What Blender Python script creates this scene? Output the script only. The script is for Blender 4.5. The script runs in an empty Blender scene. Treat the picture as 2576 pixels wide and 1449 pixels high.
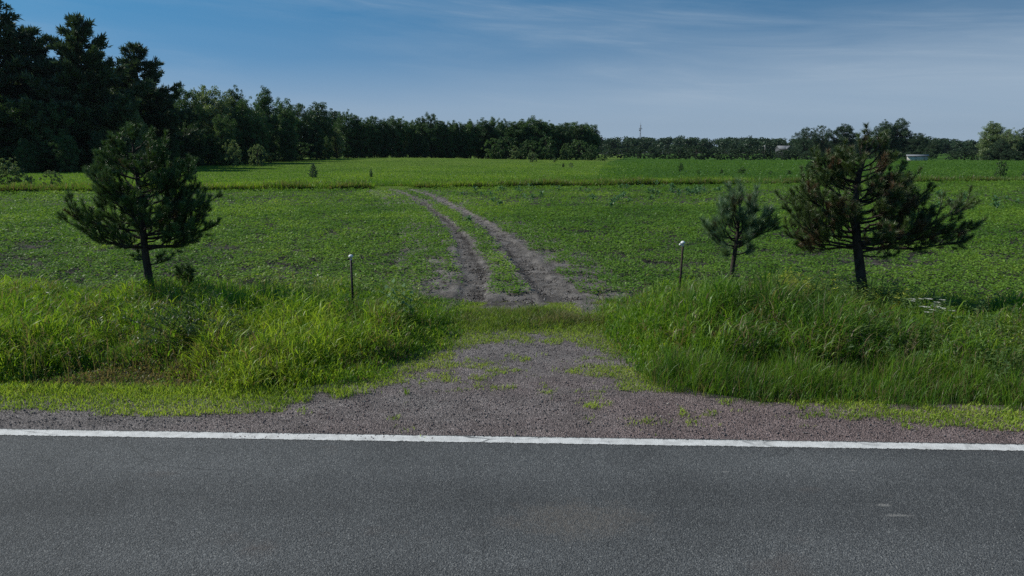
import bpy, math, random
import numpy as np
from mathutils import Vector

rng = np.random.default_rng(11)
random.seed(11)
scene = bpy.context.scene
COL = scene.collection
CAM_H = 2.8
PITCH = math.radians(11.41)
F = 1717.0
CP, SP = math.cos(PITCH), math.sin(PITCH)
TWO_PI = 2 * math.pi
SUN_EL = math.radians(40)
SUN_FWD = math.radians(14)           # sun stands to the left and a little ahead
SUN_DIR = Vector((-math.cos(SUN_EL) * math.cos(SUN_FWD), math.cos(SUN_EL) * math.sin(SUN_FWD), math.sin(SUN_EL)))


# ------------------------------------------------------------------ small maths
def sstep(a, b, x):
    t = np.clip((np.asarray(x, float) - a) / (b - a), 0, 1)
    return t * t * (3 - 2 * t)


def _hash(ix, iy, seed):
    n = (ix.astype(np.int64) * 374761393 + iy.astype(np.int64) * 668265263 + seed * 1442695041) & 0x7fffffff
    n = ((n ^ (n >> 13)) * 1274126177) & 0x7fffffff
    n = n ^ (n >> 16)
    return (n & 0xffff) / 65535.0


def vnoise(x, y, scale=1.0, seed=0):
    x = np.asarray(x, float) * scale
    y = np.asarray(y, float) * scale
    ix, iy = np.floor(x), np.floor(y)
    fx, fy = x - ix, y - iy
    fx, fy = fx * fx * (3 - 2 * fx), fy * fy * (3 - 2 * fy)
    ix, iy = ix.astype(np.int64), iy.astype(np.int64)
    a, b = _hash(ix, iy, seed), _hash(ix + 1, iy, seed)
    c, d = _hash(ix, iy + 1, seed), _hash(ix + 1, iy + 1, seed)
    return (a * (1 - fx) + b * fx) * (1 - fy) + (c * (1 - fx) + d * fx) * fy


def fbm(x, y, scale=1.0, seed=0, octs=4):
    s, amp, tot = 0, 1.0, 0
    for k in range(octs):
        s = s + amp * vnoise(x, y, scale * 2 ** k, seed + 17 * k)
        tot += amp
        amp *= .5
    return s / tot


def zg(x, y):
    """height of the land: flat near the road, sinking slowly far off to the right"""
    x, y = np.asarray(x, float), np.asarray(y, float)
    z = -1.3 * sstep(110, 330, y) * sstep(10, 90, x)
    z = z + .8 * np.exp(-((x + 34) / 34) ** 2 - ((y - 178) / 38) ** 2)
    z = z + .35 * (fbm(x, y, .012, 5, 2) - .5) * sstep(75, 160, y)
    return z


def zgf(x, y):
    return float(zg(x, y))


def ray(u, v):
    d = Vector((0, CP, -SP)) + Vector(((u - 1288) / F, 0, 0)) - Vector((0, SP, CP)) * ((v - 724.5) / F)
    return d


def at(u, v, Y):
    """the point seen at (u, v) that lies Y metres ahead"""
    d = ray(u, v)
    t = Y / d.y
    return Vector((d.x * t, Y, CAM_H + d.z * t))


def onground(u, v, z=0.0):
    d = ray(u, v)
    t = (z - CAM_H) / d.z
    return Vector((d.x * t, d.y * t, z))


# ------------------------------------------------------------------ mesh plumbing
def mesh_np(name, V, quads=None, tris=None, attrs=None, smooth=False):
    V = np.ascontiguousarray(V, dtype=np.float32)
    nq = 0 if quads is None else len(quads)
    nt = 0 if tris is None else len(tris)
    me = bpy.data.meshes.new(name)
    me.vertices.add(len(V))
    me.vertices.foreach_set('co', V.ravel())
    loops = []
    if nq: loops.append(np.asarray(quads, np.int32).ravel())
    if nt: loops.append(np.asarray(tris, np.int32).ravel())
    loops = np.concatenate(loops)
    me.loops.add(len(loops))
    me.loops.foreach_set('vertex_index', loops)
    start = np.concatenate([np.arange(nq) * 4, nq * 4 + np.arange(nt) * 3]).astype(np.int32)
    me.polygons.add(nq + nt)
    me.polygons.foreach_set('loop_start', start)
    if smooth:
        me.polygons.foreach_set('use_smooth', np.ones(nq + nt, bool))
    for k, a in (attrs or {}).items():
        at_ = me.attributes.new(k, 'FLOAT', 'POINT')
        at_.data.foreach_set('value', np.ascontiguousarray(a, np.float32))
    me.update(calc_edges=True)
    return me


def link(name, me, mat=None, parent=None, loc=None):
    o = bpy.data.objects.new(name, me)
    COL.objects.link(o)
    if mat is not None and me is not None:
        me.materials.clear()
        me.materials.append(mat)
    if parent: o.parent = parent
    if loc is not None: o.location = loc
    return o


def tag(o, label=None, cat=None, group=None, kind=None):
    if label: o['label'] = label
    if cat: o['category'] = cat
    if group: o['group'] = group
    if kind: o['kind'] = kind
    return o


def empty(name, loc, rz=0.0, scale=None):
    o = bpy.data.objects.new(name, None)
    COL.objects.link(o)
    o.location = loc
    o.rotation_euler = (0, 0, rz)
    o.empty_display_size = .2
    if scale: o.scale = scale
    return o


class Geo:
    """collects arrays of points and faces"""
    def __init__(s):
        s.V, s.Q, s.T, s.A, s.n = [], [], [], [], 0

    def add(s, V, quads=None, tris=None, tint=.5):
        V = np.asarray(V, float).reshape(-1, 3)
        if quads is not None: s.Q.append(np.asarray(quads).reshape(-1, 4) + s.n)
        if tris is not None: s.T.append(np.asarray(tris).reshape(-1, 3) + s.n)
        s.V.append(V)
        s.A.append(np.broadcast_to(np.asarray(tint, float), (len(V),)))
        s.n += len(V)

    def mesh(s, name, smooth=False):
        return mesh_np(name, np.concatenate(s.V), np.concatenate(s.Q) if s.Q else None,
                       np.concatenate(s.T) if s.T else None, {'tint': np.concatenate(s.A)}, smooth)


def unit(a):
    return a / np.maximum(np.linalg.norm(a, axis=-1, keepdims=True), 1e-9)


def leaves(g, c, d, side, L, W, tint):
    """diamond leaves: base c, axis d, side vector, length, width"""
    n = len(c)
    L = np.broadcast_to(L, (n,))[:, None]
    W = np.broadcast_to(W, (n,))[:, None]
    V = np.stack([c, c + d * L * .45 + side * W * .5, c + d * L, c + d * L * .45 - side * W * .5], 1)
    Q = np.arange(n * 4).reshape(n, 4)
    g.add(V, quads=Q, tint=np.repeat(np.broadcast_to(tint, (n,)), 4))


def blades(g, p, h, w, az, bend, tint):
    """grass blades: three tapering segments that lean over towards az"""
    n = len(p)
    a = np.stack([np.cos(az), np.sin(az), np.zeros(n)], 1)
    yaw = rng.uniform(0, TWO_PI, n)
    s = np.stack([np.cos(yaw), np.sin(yaw), np.zeros(n)], 1)
    up = np.array([0, 0, 1.0])
    h, w, bend = [np.broadcast_to(q, (n,)) for q in (h, w, bend)]
    rows = []
    for t, k in ((0, .8), (.4, 1.), (.75, .65)):
        q = p + up * (h * t * (1 - .52 * bend * t))[:, None] + a * (h * bend * t * t * .8)[:, None]
        rows += [q - s * (w * k * .5)[:, None], q + s * (w * k * .5)[:, None]]
    q = p + up * (h * (1 - .52 * bend))[:, None] + a * (h * bend * .8)[:, None]
    rows.append(q)
    V = np.stack(rows, 1)
    base = (np.arange(n) * 7)[:, None]
    Q = np.concatenate([base + np.array([[0, 1, 3, 2]]), base + np.array([[2, 3, 5, 4]])])
    T = base + np.array([[4, 5, 6]])
    g.add(V, quads=Q, tris=T, tint=np.repeat(np.broadcast_to(tint, (n,)), 7))


def tube(g, pts, radii, sides=6, tint=.5, cap=True):
    pts = np.asarray(pts, float)
    n = len(pts)
    tan = unit(np.gradient(pts, axis=0))
    ref = np.array([1.0, 0, 0]) if abs(tan[0][0]) < .8 else np.array([0, 1.0, 0])
    x = unit(np.cross(tan, ref))
    y = np.cross(tan, x)
    ang = np.arange(sides) / sides * TWO_PI
    r = np.asarray(radii, float)[:, None, None]
    V = pts[:, None, :] + r * (np.cos(ang)[None, :, None] * x[:, None, :] + np.sin(ang)[None, :, None] * y[:, None, :])
    i = np.arange(n - 1)[:, None] * sides
    j = np.arange(sides)[None, :]
    k = (j + 1) % sides
    Q = np.stack([i + j, i + k, i + sides + k, i + sides + j], -1).reshape(-1, 4)
    T = None
    V = V.reshape(-1, 3)
    if cap:
        V = np.concatenate([V, pts[-1:] + tan[-1:] * radii[-1] * .3, pts[:1]])
        a = (n - 1) * sides
        T = [[a + q, a + (q + 1) % sides, n * sides] for q in range(sides)] + [[(q + 1) % sides, q, n * sides + 1] for q in range(sides)]
    g.add(V, quads=Q, tris=T, tint=tint)


def rand_dirs(n):
    v = rng.normal(size=(n, 3))
    return unit(v)


def box(g, c, s, tint=.5, rz=0):
    x, y, z = [q * .5 for q in s]
    V = np.array([[-x, -y, -z], [x, -y, -z], [x, y, -z], [-x, y, -z], [-x, -y, z], [x, -y, z], [x, y, z], [-x, y, z]])
    V = V @ np.array([[math.cos(rz), math.sin(rz), 0], [-math.sin(rz), math.cos(rz), 0], [0, 0, 1]]) + np.asarray(c)
    g.add(V, quads=[[0, 3, 2, 1], [4, 5, 6, 7], [0, 1, 5, 4], [1, 2, 6, 5], [2, 3, 7, 6], [3, 0, 4, 7]], tint=tint)


# ------------------------------------------------------------------ materials
def new_mat(name):
    m = bpy.data.materials.new(name)
    m.use_nodes = True
    nt = m.node_tree
    for n in list(nt.nodes): nt.nodes.remove(n)
    out = nt.nodes.new('ShaderNodeOutputMaterial')
    return m, nt, out


def ramp(nt, stops, interp='LINEAR'):
    r = nt.nodes.new('ShaderNodeValToRGB')
    r.color_ramp.interpolation = interp
    els = r.color_ramp.elements
    while len(els) < len(stops): els.new(.5)
    for e, (p, c) in zip(els, stops):
        e.position = p
        e.color = (c[0], c[1], c[2], 1) if hasattr(c, '__len__') else (c, c, c, 1)
    return r


def noise(nt, scale, detail=4, rough=.6, vec=None, dims='3D'):
    n = nt.nodes.new('ShaderNodeTexNoise')
    n.noise_dimensions = dims
    n.inputs['Scale'].default_value = scale
    n.inputs['Detail'].default_value = detail
    n.inputs['Roughness'].default_value = rough
    if vec is not None: nt.links.new(vec, n.inputs['Vector'])
    return n


def mix(nt, fac, a, b, mode='MIX'):
    m = nt.nodes.new('ShaderNodeMix')
    m.data_type = 'RGBA'
    m.blend_type = mode
    for sock, val in ((m.inputs[0], fac), (m.inputs[6], a), (m.inputs[7], b)):
        if isinstance(val, (int, float)): sock.default_value = val
        elif isinstance(val, tuple): sock.default_value = (*val, 1)
        else: nt.links.new(val, sock)
    return m.outputs[2]


def math_node(nt, op, a, b=None, c=None, clamp=False):
    m = nt.nodes.new('ShaderNodeMath')
    m.operation = op
    m.use_clamp = clamp
    for k, val in enumerate((a, b, c)):
        if val is None: continue
        if isinstance(val, (int, float)): m.inputs[k].default_value = val
        else: nt.links.new(val, m.inputs[k])
    return m.outputs[0]


def objcoord(nt):
    return nt.nodes.new('ShaderNodeTexCoord').outputs['Object']


def mapping(nt, vec, scale=(1, 1, 1), rot=(0, 0, 0), loc=(0, 0, 0)):
    m = nt.nodes.new('ShaderNodeMapping')
    m.inputs['Scale'].default_value = scale
    m.inputs['Rotation'].default_value = rot
    m.inputs['Location'].default_value = loc
    nt.links.new(vec, m.inputs['Vector'])
    return m.outputs[0]


def leaf_mat(name, stops, transl=.4, gloss=.05, rough=.45, objvar=0.0, tcol=(1.25, 1.25, .6)):
    """leaf or blade: diffuse + light coming through + a little shine; 'tint' picks the hue of each leaf"""
    m, nt, out = new_mat(name)
    a = nt.nodes.new('ShaderNodeAttribute')
    a.attribute_name = 'tint'
    fac = a.outputs['Fac']
    if objvar:
        oi = nt.nodes.new('ShaderNodeObjectInfo')
        v = math_node(nt, 'MULTIPLY_ADD', oi.outputs['Random'], objvar, -objvar * .5)
        fac = math_node(nt, 'ADD', fac, v, clamp=True)
    r = ramp(nt, stops)
    nt.links.new(fac, r.inputs['Fac'])
    col = r.outputs['Color']
    d = nt.nodes.new('ShaderNodeBsdfDiffuse')
    t = nt.nodes.new('ShaderNodeBsdfTranslucent')
    nt.links.new(col, d.inputs['Color'])
    tc = mix(nt, 1.0, col, tcol, 'MULTIPLY')
    nt.links.new(tc, t.inputs['Color'])
    ms = nt.nodes.new('ShaderNodeMixShader')
    ms.inputs[0].default_value = transl
    nt.links.new(d.outputs[0], ms.inputs[1])
    nt.links.new(t.outputs[0], ms.inputs[2])
    res = ms.outputs[0]
    if gloss:
        gl = nt.nodes.new('ShaderNodeBsdfGlossy')
        gl.inputs['Roughness'].default_value = rough
        gl.inputs['Color'].default_value = (1, 1, 1, 1)
        m2 = nt.nodes.new('ShaderNodeMixShader')
        m2.inputs[0].default_value = gloss
        nt.links.new(res, m2.inputs[1])
        nt.links.new(gl.outputs[0], m2.inputs[2])
        res = m2.outputs[0]
    nt.links.new(res, out.inputs['Surface'])
    return m


def ramp_of(nt, sock, stops):
    r = ramp(nt, stops)
    nt.links.new(sock.outputs['Fac'] if hasattr(sock, 'outputs') else sock, r.inputs['Fac'])
    return r.outputs['Color']


def surf_mat(name, col_fn, rough=.9, bump_fn=None, spec=.3, metal=0.0):
    m, nt, out = new_mat(name)
    p = nt.nodes.new('ShaderNodeBsdfPrincipled')
    p.inputs['Roughness'].default_value = rough
    p.inputs['Specular IOR Level'].default_value = spec
    p.inputs['Metallic'].default_value = metal
    c = col_fn(nt)
    if isinstance(c, tuple): p.inputs['Base Color'].default_value = (*c, 1)
    else: nt.links.new(c, p.inputs['Base Color'])
    if bump_fn:
        hgt, strength, dist = bump_fn(nt)
        b = nt.nodes.new('ShaderNodeBump')
        b.inputs['Strength'].default_value = strength
        b.inputs['Distance'].default_value = dist
        nt.links.new(hgt, b.inputs['Height'])
        nt.links.new(b.outputs[0], p.inputs['Normal'])
    nt.links.new(p.outputs[0], out.inputs['Surface'])
    return m


def voronoi(nt, scale, vec, feature='F1', rnd=1.0):
    v = nt.nodes.new('ShaderNodeTexVoronoi')
    v.feature = feature
    v.inputs['Scale'].default_value = scale
    v.inputs['Randomness'].default_value = rnd
    nt.links.new(vec, v.inputs['Vector'])
    return v


# asphalt: stones in dark binder
def asphalt_col(nt):
    oc = objcoord(nt)
    v = voronoi(nt, 120, oc)
    stone = ramp(nt, [(0, (.043, .044, .044)), (.45, (.074, .076, .075)), (.9, (.115, .117, .115)), (1, (.20, .20, .19))])
    sep = nt.nodes.new('ShaderNodeSeparateColor')
    nt.links.new(v.outputs['Color'], sep.inputs[0])
    nt.links.new(sep.outputs[0], stone.inputs['Fac'])
    big = noise(nt, .55, 5, .65, oc)
    tone = ramp(nt, [(.3, .74), (.5, 1.0), (.7, 1.18)])
    nt.links.new(big.outputs['Fac'], tone.inputs['Fac'])
    c = mix(nt, 1.0, stone.outputs['Color'], tone.outputs['Color'], 'MULTIPLY')
    # wheel lanes worn slightly lighter run along the road
    lane = noise(nt, 1.0, 2, .5, mapping(nt, oc, (.05, 1.1, 1)))
    lr = ramp(nt, [(.33, .80), (.66, 1.14)])
    nt.links.new(lane.outputs['Fac'], lr.inputs['Fac'])
    c = mix(nt, 1.0, c, lr.outputs['Color'], 'MULTIPLY')
    # faint reddish brown stains
    st = noise(nt, 1.3, 4, .6, mapping(nt, oc, (.6, 1, 1), loc=(3.2, 1.1, 0)))
    sr = ramp(nt, [(.6, 0.0), (.72, .45)])
    nt.links.new(st.outputs['Fac'], sr.inputs['Fac'])
    c = mix(nt, sr.outputs['Color'], c, (.085, .066, .056))
    # a patch of tan dirt in the lane
    d = nt.nodes.new('ShaderNodeVectorMath'); d.operation = 'DISTANCE'
    nt.links.new(mapping(nt, oc, (.62, 1.25, 1), rot=(0, 0, -.5), loc=(-3.149, -5.117, 0)), d.inputs[0])
    d.inputs[1].default_value = (0, 0, 0)
    dn = noise(nt, 5, 7, .8, oc)
    dd = math_node(nt, 'MULTIPLY_ADD', dn.outputs['Fac'], .95, math_node(nt, 'ADD', -.18, d.outputs['Value']))
    dr = ramp(nt, [(.45, .42), (.70, 0.0)])
    nt.links.new(dd, dr.inputs['Fac'])
    c = mix(nt, mix(nt, 1.0, dr.outputs['Color'], ramp_of(nt, noise(nt, 30, 4, .7, oc), [(.35, .2), (.6, 1.0)]), 'MULTIPLY'), c, (.15, .125, .10))
    # two chipped spots where pale stone shows
    for (qx, qy, sx_, sy_) in ((2.985, 5.02, 5.0, 16.0), (3.02, 4.86, 3.2, 16.0), (3.03, 5.62, 9.0, 30.0), (1.9, 5.60, 9.0, 30.0)):
        e = nt.nodes.new('ShaderNodeVectorMath'); e.operation = 'LENGTH'
        nt.links.new(mapping(nt, oc, (sx_, sy_, 0), loc=(-qx * sx_, -qy * sy_, 0)), e.inputs[0])
        ee = math_node(nt, 'MULTIPLY_ADD', dn.outputs['Fac'], .8, e.outputs['Value'])
        c = mix(nt, ramp_of(nt, ee, [(.62, .6), (.80, 0.0)]), c, (.24, .23, .21))
    # thin cracks
    w = noise(nt, 1.4, 4, .6, oc)
    wv = mix(nt, .22, oc, w.outputs['Color'])
    cr = voronoi(nt, .55, wv, 'DISTANCE_TO_EDGE')
    crr = ramp(nt, [(0, .55), (.004, 0.0)])
    nt.links.new(cr.outputs['Distance'], crr.inputs['Fac'])
    msk = noise(nt, .4, 2, .5, oc)
    mr = ramp(nt, [(.5, 0.0), (.6, 1.0)])
    nt.links.new(msk.outputs['Fac'], mr.inputs['Fac'])
    f = mix(nt, 1.0, crr.outputs['Color'], mr.outputs['Color'], 'MULTIPLY')
    return mix(nt, f, c, (.02, .02, .02))


def asphalt_bump(nt):
    oc = objcoord(nt)
    v = voronoi(nt, 95, oc)
    n = noise(nt, 40, 3, .7, oc)
    h = math_node(nt, 'MULTIPLY_ADD', n.outputs['Fac'], .8, math_node(nt, 'MULTIPLY', v.outputs['Distance'], -1))
    return h, .9, .008


M = {}
M['asphalt'] = surf_mat('asphalt', asphalt_col, .85, asphalt_bump, .3)


def paint_material():
    m, nt, out = new_mat('road_paint')
    oc = objcoord(nt)
    p = nt.nodes.new('ShaderNodeBsdfPrincipled')
    p.inputs['Roughness'].default_value = .7
    n = noise(nt, 9, 5, .65, oc)
    r = ramp(nt, [(.3, (.44, .43, .405)), (.6, (.64, .63, .60))])
    nt.links.new(n.outputs['Fac'], r.inputs['Fac'])
    # fine cracks running mostly along the line
    w = noise(nt, 3, 3, .6, oc)
    wv = mix(nt, .15, mapping(nt, oc, (.5, 1.6, 1)), w.outputs['Color'])
    cr = voronoi(nt, 2.2, wv, 'DISTANCE_TO_EDGE')
    crr = ramp(nt, [(.0, 1.0), (.03, 0.0)])
    nt.links.new(cr.outputs['Distance'], crr.inputs['Fac'])
    mk = noise(nt, 1.1, 2, .5, oc)
    mr = ramp(nt, [(.45, 0.0), (.6, 1.0)])
    nt.links.new(mk.outputs['Fac'], mr.inputs['Fac'])
    f = mix(nt, 1.0, crr.outputs['Color'], mr.outputs['Color'], 'MULTIPLY')
    c = mix(nt, f, r.outputs['Color'], (.06, .06, .06))
    nt.links.new(c, p.inputs['Base Color'])
    b = nt.nodes.new('ShaderNodeBump'); b.inputs['Strength'].default_value = .5; b.inputs['Distance'].default_value = .006
    v = voronoi(nt, 95, oc)
    nt.links.new(v.outputs['Distance'], b.inputs['Height'])
    nt.links.new(b.outputs[0], p.inputs['Normal'])
    # chipped edges: the paint is gone where edge + noise falls short
    a = nt.nodes.new('ShaderNodeAttribute'); a.attribute_name = 'edge'
    chip = noise(nt, 26, 4, .75, oc)
    e = math_node(nt, 'MULTIPLY_ADD', chip.outputs['Fac'], 1.1, a.outputs['Fac'])
    er = ramp(nt, [(.62, 0.0), (.68, 1.0)])
    nt.links.new(e, er.inputs['Fac'])
    t = nt.nodes.new('ShaderNodeBsdfTransparent')
    ms = nt.nodes.new('ShaderNodeMixShader')
    nt.links.new(er.outputs['Color'], ms.inputs[0])
    nt.links.new(t.outputs[0], ms.inputs[1])
    nt.links.new(p.outputs[0], ms.inputs[2])
    nt.links.new(ms.outputs[0], out.inputs['Surface'])
    return m


M['paint'] = paint_material()


def gravel_col(nt):
    oc = objcoord(nt)
    v = voronoi(nt, 75, oc)
    sep = nt.nodes.new('ShaderNodeSeparateColor')
    nt.links.new(v.outputs['Color'], sep.inputs[0])
    s1 = ramp(nt, [(0, (.085, .076, .072)), (.5, (.150, .135, .128)), (.9, (.215, .195, .184)), (1, (.33, .30, .28))])
    s2 = ramp(nt, [(0, (.085, .061, .057)), (.5, (.165, .120, .111)), (.9, (.235, .172, .16)), (1, (.33, .26, .245))])
    nt.links.new(sep.outputs[0], s1.inputs['Fac'])
    nt.links.new(sep.outputs[0], s2.inputs['Fac'])
    n = noise(nt, .8, 4, .6, mapping(nt, oc, (.5, 1.0, 1)))
    sx = nt.nodes.new('ShaderNodeSeparateXYZ')
    nt.links.new(oc, sx.inputs[0])
    # reddish stone lies on the driveway mouth and on the shoulder to the right
    gx = math_node(nt, 'MULTIPLY_ADD', sx.outputs[0], .06, n.outputs['Fac'])
    gy = math_node(nt, 'MULTIPLY_ADD', math_node(nt, 'ADD', sx.outputs[1], -7.6), -.13, gx)
    r = ramp(nt, [(.34, .12), (.80, .85)])
    nt.links.new(gy, r.inputs['Fac'])
    c = mix(nt, r.outputs['Color'], s1.outputs['Color'], s2.outputs['Color'])
    b = noise(nt, 2.2, 5, .65, oc)
    br = ramp(nt, [(.3, .68), (.65, 1.15)])
    nt.links.new(b.outputs['Fac'], br.inputs['Fac'])
    return mix(nt, 1.0, c, br.outputs['Color'], 'MULTIPLY')


def gravel_bump(nt):
    oc = objcoord(nt)
    v = voronoi(nt, 75, oc)
    n = noise(nt, 14, 4, .7, oc)
    h = math_node(nt, 'MULTIPLY_ADD', n.outputs['Fac'], 1.4, math_node(nt, 'MULTIPLY', v.outputs['Distance'], -1.2))
    return h, .85, .014


M['gravel'] = surf_mat('gravel', gravel_col, .95, gravel_bump, .2)


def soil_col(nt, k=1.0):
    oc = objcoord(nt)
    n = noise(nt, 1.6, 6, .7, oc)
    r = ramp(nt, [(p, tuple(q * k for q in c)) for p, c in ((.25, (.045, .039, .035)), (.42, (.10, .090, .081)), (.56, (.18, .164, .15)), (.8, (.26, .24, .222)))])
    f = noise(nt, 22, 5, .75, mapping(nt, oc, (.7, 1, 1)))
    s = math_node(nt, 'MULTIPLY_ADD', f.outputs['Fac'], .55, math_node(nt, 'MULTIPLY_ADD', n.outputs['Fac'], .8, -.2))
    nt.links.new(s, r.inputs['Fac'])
    a = nt.nodes.new('ShaderNodeAttribute'); a.attribute_name = 'tyre_dark'  # darkens the soil along the tyre bands of the track
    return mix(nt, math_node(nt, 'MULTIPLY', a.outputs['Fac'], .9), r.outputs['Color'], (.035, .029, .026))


def soil_bump(nt):
    oc = objcoord(nt)
    n = noise(nt, 18, 6, .75, oc)
    return n.outputs['Fac'], 1.0, .07


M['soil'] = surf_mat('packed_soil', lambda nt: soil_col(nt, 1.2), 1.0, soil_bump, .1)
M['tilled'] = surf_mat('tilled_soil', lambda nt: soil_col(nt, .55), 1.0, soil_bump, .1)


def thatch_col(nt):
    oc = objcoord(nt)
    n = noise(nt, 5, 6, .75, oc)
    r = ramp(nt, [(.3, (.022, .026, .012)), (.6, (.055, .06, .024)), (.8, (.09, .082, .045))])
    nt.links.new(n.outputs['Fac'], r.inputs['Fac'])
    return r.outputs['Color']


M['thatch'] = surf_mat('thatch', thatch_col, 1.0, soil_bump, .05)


def meadow_col(nt):
    oc = objcoord(nt)
    a = noise(nt, .05, 5, .6, oc)
    b = noise(nt, .9, 6, .7, mapping(nt, oc, (.35, 1, 1)))
    stripe = noise(nt, 1.0, 2, .5, mapping(nt, oc, (.012, .22, 1), rot=(0, 0, .25)))
    s = math_node(nt, 'MULTIPLY_ADD', b.outputs['Fac'], .5, math_node(nt, 'MULTIPLY', a.outputs['Fac'], .5))
    s = math_node(nt, 'MULTIPLY_ADD', stripe.outputs['Fac'], .35, math_node(nt, 'ADD', s, -.17))
    r = ramp(nt, [(.3, (.070, .122, .018)), (.5, (.118, .19, .030)), (.7, (.16, .215, .045))])
    nt.links.new(s, r.inputs['Fac'])
    return r.outputs['Color']


def meadow_bump(nt):
    oc = objcoord(nt)
    n = noise(nt, 1.6, 6, .8, oc)
    return n.outputs['Fac'], 1.0, .5


M['meadow'] = surf_mat('meadow', meadow_col, 1.0, meadow_bump, .05)


def farcrop_col(nt):
    oc = objcoord(nt)
    a = noise(nt, .03, 4, .6, mapping(nt, oc, (.5, 1.6, 1)))
    b = noise(nt, 1.2, 6, .75, mapping(nt, oc, (.4, 1, 1)))
    s = math_node(nt, 'MULTIPLY_ADD', b.outputs['Fac'], .5, math_node(nt, 'MULTIPLY', a.outputs['Fac'], .5))
    r = ramp(nt, [(.3, (.035, .082, .014)), (.5, (.058, .125, .020)), (.72, (.085, .155, .028))])
    nt.links.new(s, r.inputs['Fac'])
    return r.outputs['Color']


M['farcrop'] = surf_mat('far_crop', farcrop_col, 1.0, meadow_bump, .05)


def bark_col(nt, dark=(.024, .019, .016), light=(.085, .068, .058)):
    oc = objcoord(nt)
    n = noise(nt, 14, 5, .7, mapping(nt, oc, (1, 1, .35)))
    r = ramp(nt, [(.35, dark), (.7, light)])
    nt.links.new(n.outputs['Fac'], r.inputs['Fac'])
    return r.outputs['Color']


def bark_bump(nt):
    n = noise(nt, 22, 5, .7, mapping(nt, objcoord(nt), (1, 1, .4)))
    return n.outputs['Fac'], 1.0, .03


M['bark'] = surf_mat('bark', bark_col, .95, bark_bump, .2)
M['pale_bark'] = surf_mat('pale_bark', lambda nt: bark_col(nt, (.12, .11, .1), (.34, .32, .3)), .95, bark_bump, .2)

M['grass'] = leaf_mat('grass_blades', [(0, (.24, .185, .11)), (.12, (.17, .145, .06)), (.2, (.065, .14, .022)), (.45, (.105, .225, .022)),
                                       (.7, (.17, .30, .024)), (.88, (.25, .37, .03)), (1, (.34, .43, .05))], .5, .018, .45, tcol=(1.2, 1.2, .7))
M['verge'] = leaf_mat('verge_grass', [(0, (.24, .20, .11)), (.12, (.10, .17, .028)), (.35, (.18, .28, .034)), (.7, (.30, .42, .046)), (1, (.42, .51, .08))], .48, .015, .5, tcol=(1.2, 1.2, .7))
M['soy'] = leaf_mat('soy_leaf', [(0, (.065, .15, .024)), (.5, (.130, .245, .034)), (.85, (.21, .335, .046)), (1, (.30, .39, .07))], .42, .018, .5)
M['corn'] = leaf_mat('corn_leaf', [(0, (.05, .13, .045)), (1, (.12, .21, .08))], .3, .05, .45, tcol=(1.1, 1.2, .8))
M['needle'] = leaf_mat('pine_needles', [(0, (.125, .080, .045)), (.15, (.10, .075, .040)), (.25, (.040, .064, .025)), (.55, (.060, .112, .034)), (1, (.115, .20, .056))], .16, .04, .4)
M['needle_warm'] = leaf_mat('olive_pine_needles', [(0, (.15, .095, .052)), (.15, (.12, .088, .046)), (.25, (.048, .062, .024)), (.55, (.068, .105, .032)), (1, (.125, .185, .052))], .16, .04, .4)
M['needle_blue'] = leaf_mat('blue_pine_needles', [(0, (.10, .085, .05)), (.2, (.07, .115, .060)), (.6, (.11, .18, .092)), (1, (.17, .255, .135))], .2, .05, .4)
M['white_pine'] = leaf_mat('white_pine_foliage', [(0, (.032, .056, .030)), (.5, (.052, .090, .046)), (1, (.082, .130, .064))], .18, .03, .5, .3)
M['broad'] = leaf_mat('broadleaf_foliage', [(0, (.036, .076, .027)), (.4, (.060, .120, .038)), (.75, (.095, .168, .052)), (1, (.145, .225, .075))], .28, .03, .45, .55)
M['broad_pale'] = leaf_mat('pale_foliage', [(0, (.115, .160, .066)), (.5, (.17, .235, .095)), (1, (.25, .32, .14))], .3, .04, .45, .3)
M['far'] = leaf_mat('far_foliage', [(0, (.034, .064, .034)), (.5, (.052, .094, .046)), (1, (.085, .135, .06))], .2, .02, .5, .4)
M['weed'] = leaf_mat('weed_leaf', [(0, (.045, .085, .028)), (.5, (.095, .165, .045)), (.8, (.18, .26, .05)), (1, (.36, .40, .05))], .35, .035, .45)
M['milkweed'] = leaf_mat('milkweed_leaf', [(0, (.11, .20, .07)), (1, (.19, .29, .11))], .3, .04, .45)
M['flower'] = surf_mat('white_petals', lambda nt: (.34, .35, .30), .8)
M['stem'] = surf_mat('green_stem', lambda nt: (.07, .11, .03), .8)


def steel_col(nt):
    n = noise(nt, 30, 5, .7, objcoord(nt))
    r = ramp(nt, [(.4, (.045, .035, .03)), (.62, (.085, .055, .04)), (.8, (.12, .075, .05))])
    nt.links.new(n.outputs['Fac'], r.inputs['Fac'])
    return r.outputs['Color']


M['rusty'] = surf_mat('rusty_steel', steel_col, .75, None, .3, .2)
M['dark_steel'] = surf_mat('dark_steel', lambda nt: mix(nt, noise(nt, 25, 4, .7, objcoord(nt)).outputs['Fac'], (.012, .012, .014), (.035, .028, .028)), .6, None, .3, .2)
M['plastic'] = surf_mat('white_plastic', lambda nt: (.72, .72, .7), .45)
M['stone'] = leaf_mat('loose_stone', [(0, (.075, .072, .075)), (.4, (.15, .142, .142)), (.6, (.19, .138, .13)), (.85, (.21, .18, .175)), (1, (.45, .41, .36))], 0.0, .0)


def wall_col(nt):
    n = noise(nt, 3, 5, .7, mapping(nt, objcoord(nt), (1, 1, .4)))
    r = ramp(nt, [(.35, (.42, .40, .37)), (.65, (.60, .58, .55))])
    nt.links.new(n.outputs['Fac'], r.inputs['Fac'])
    return r.outputs['Color']


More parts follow.
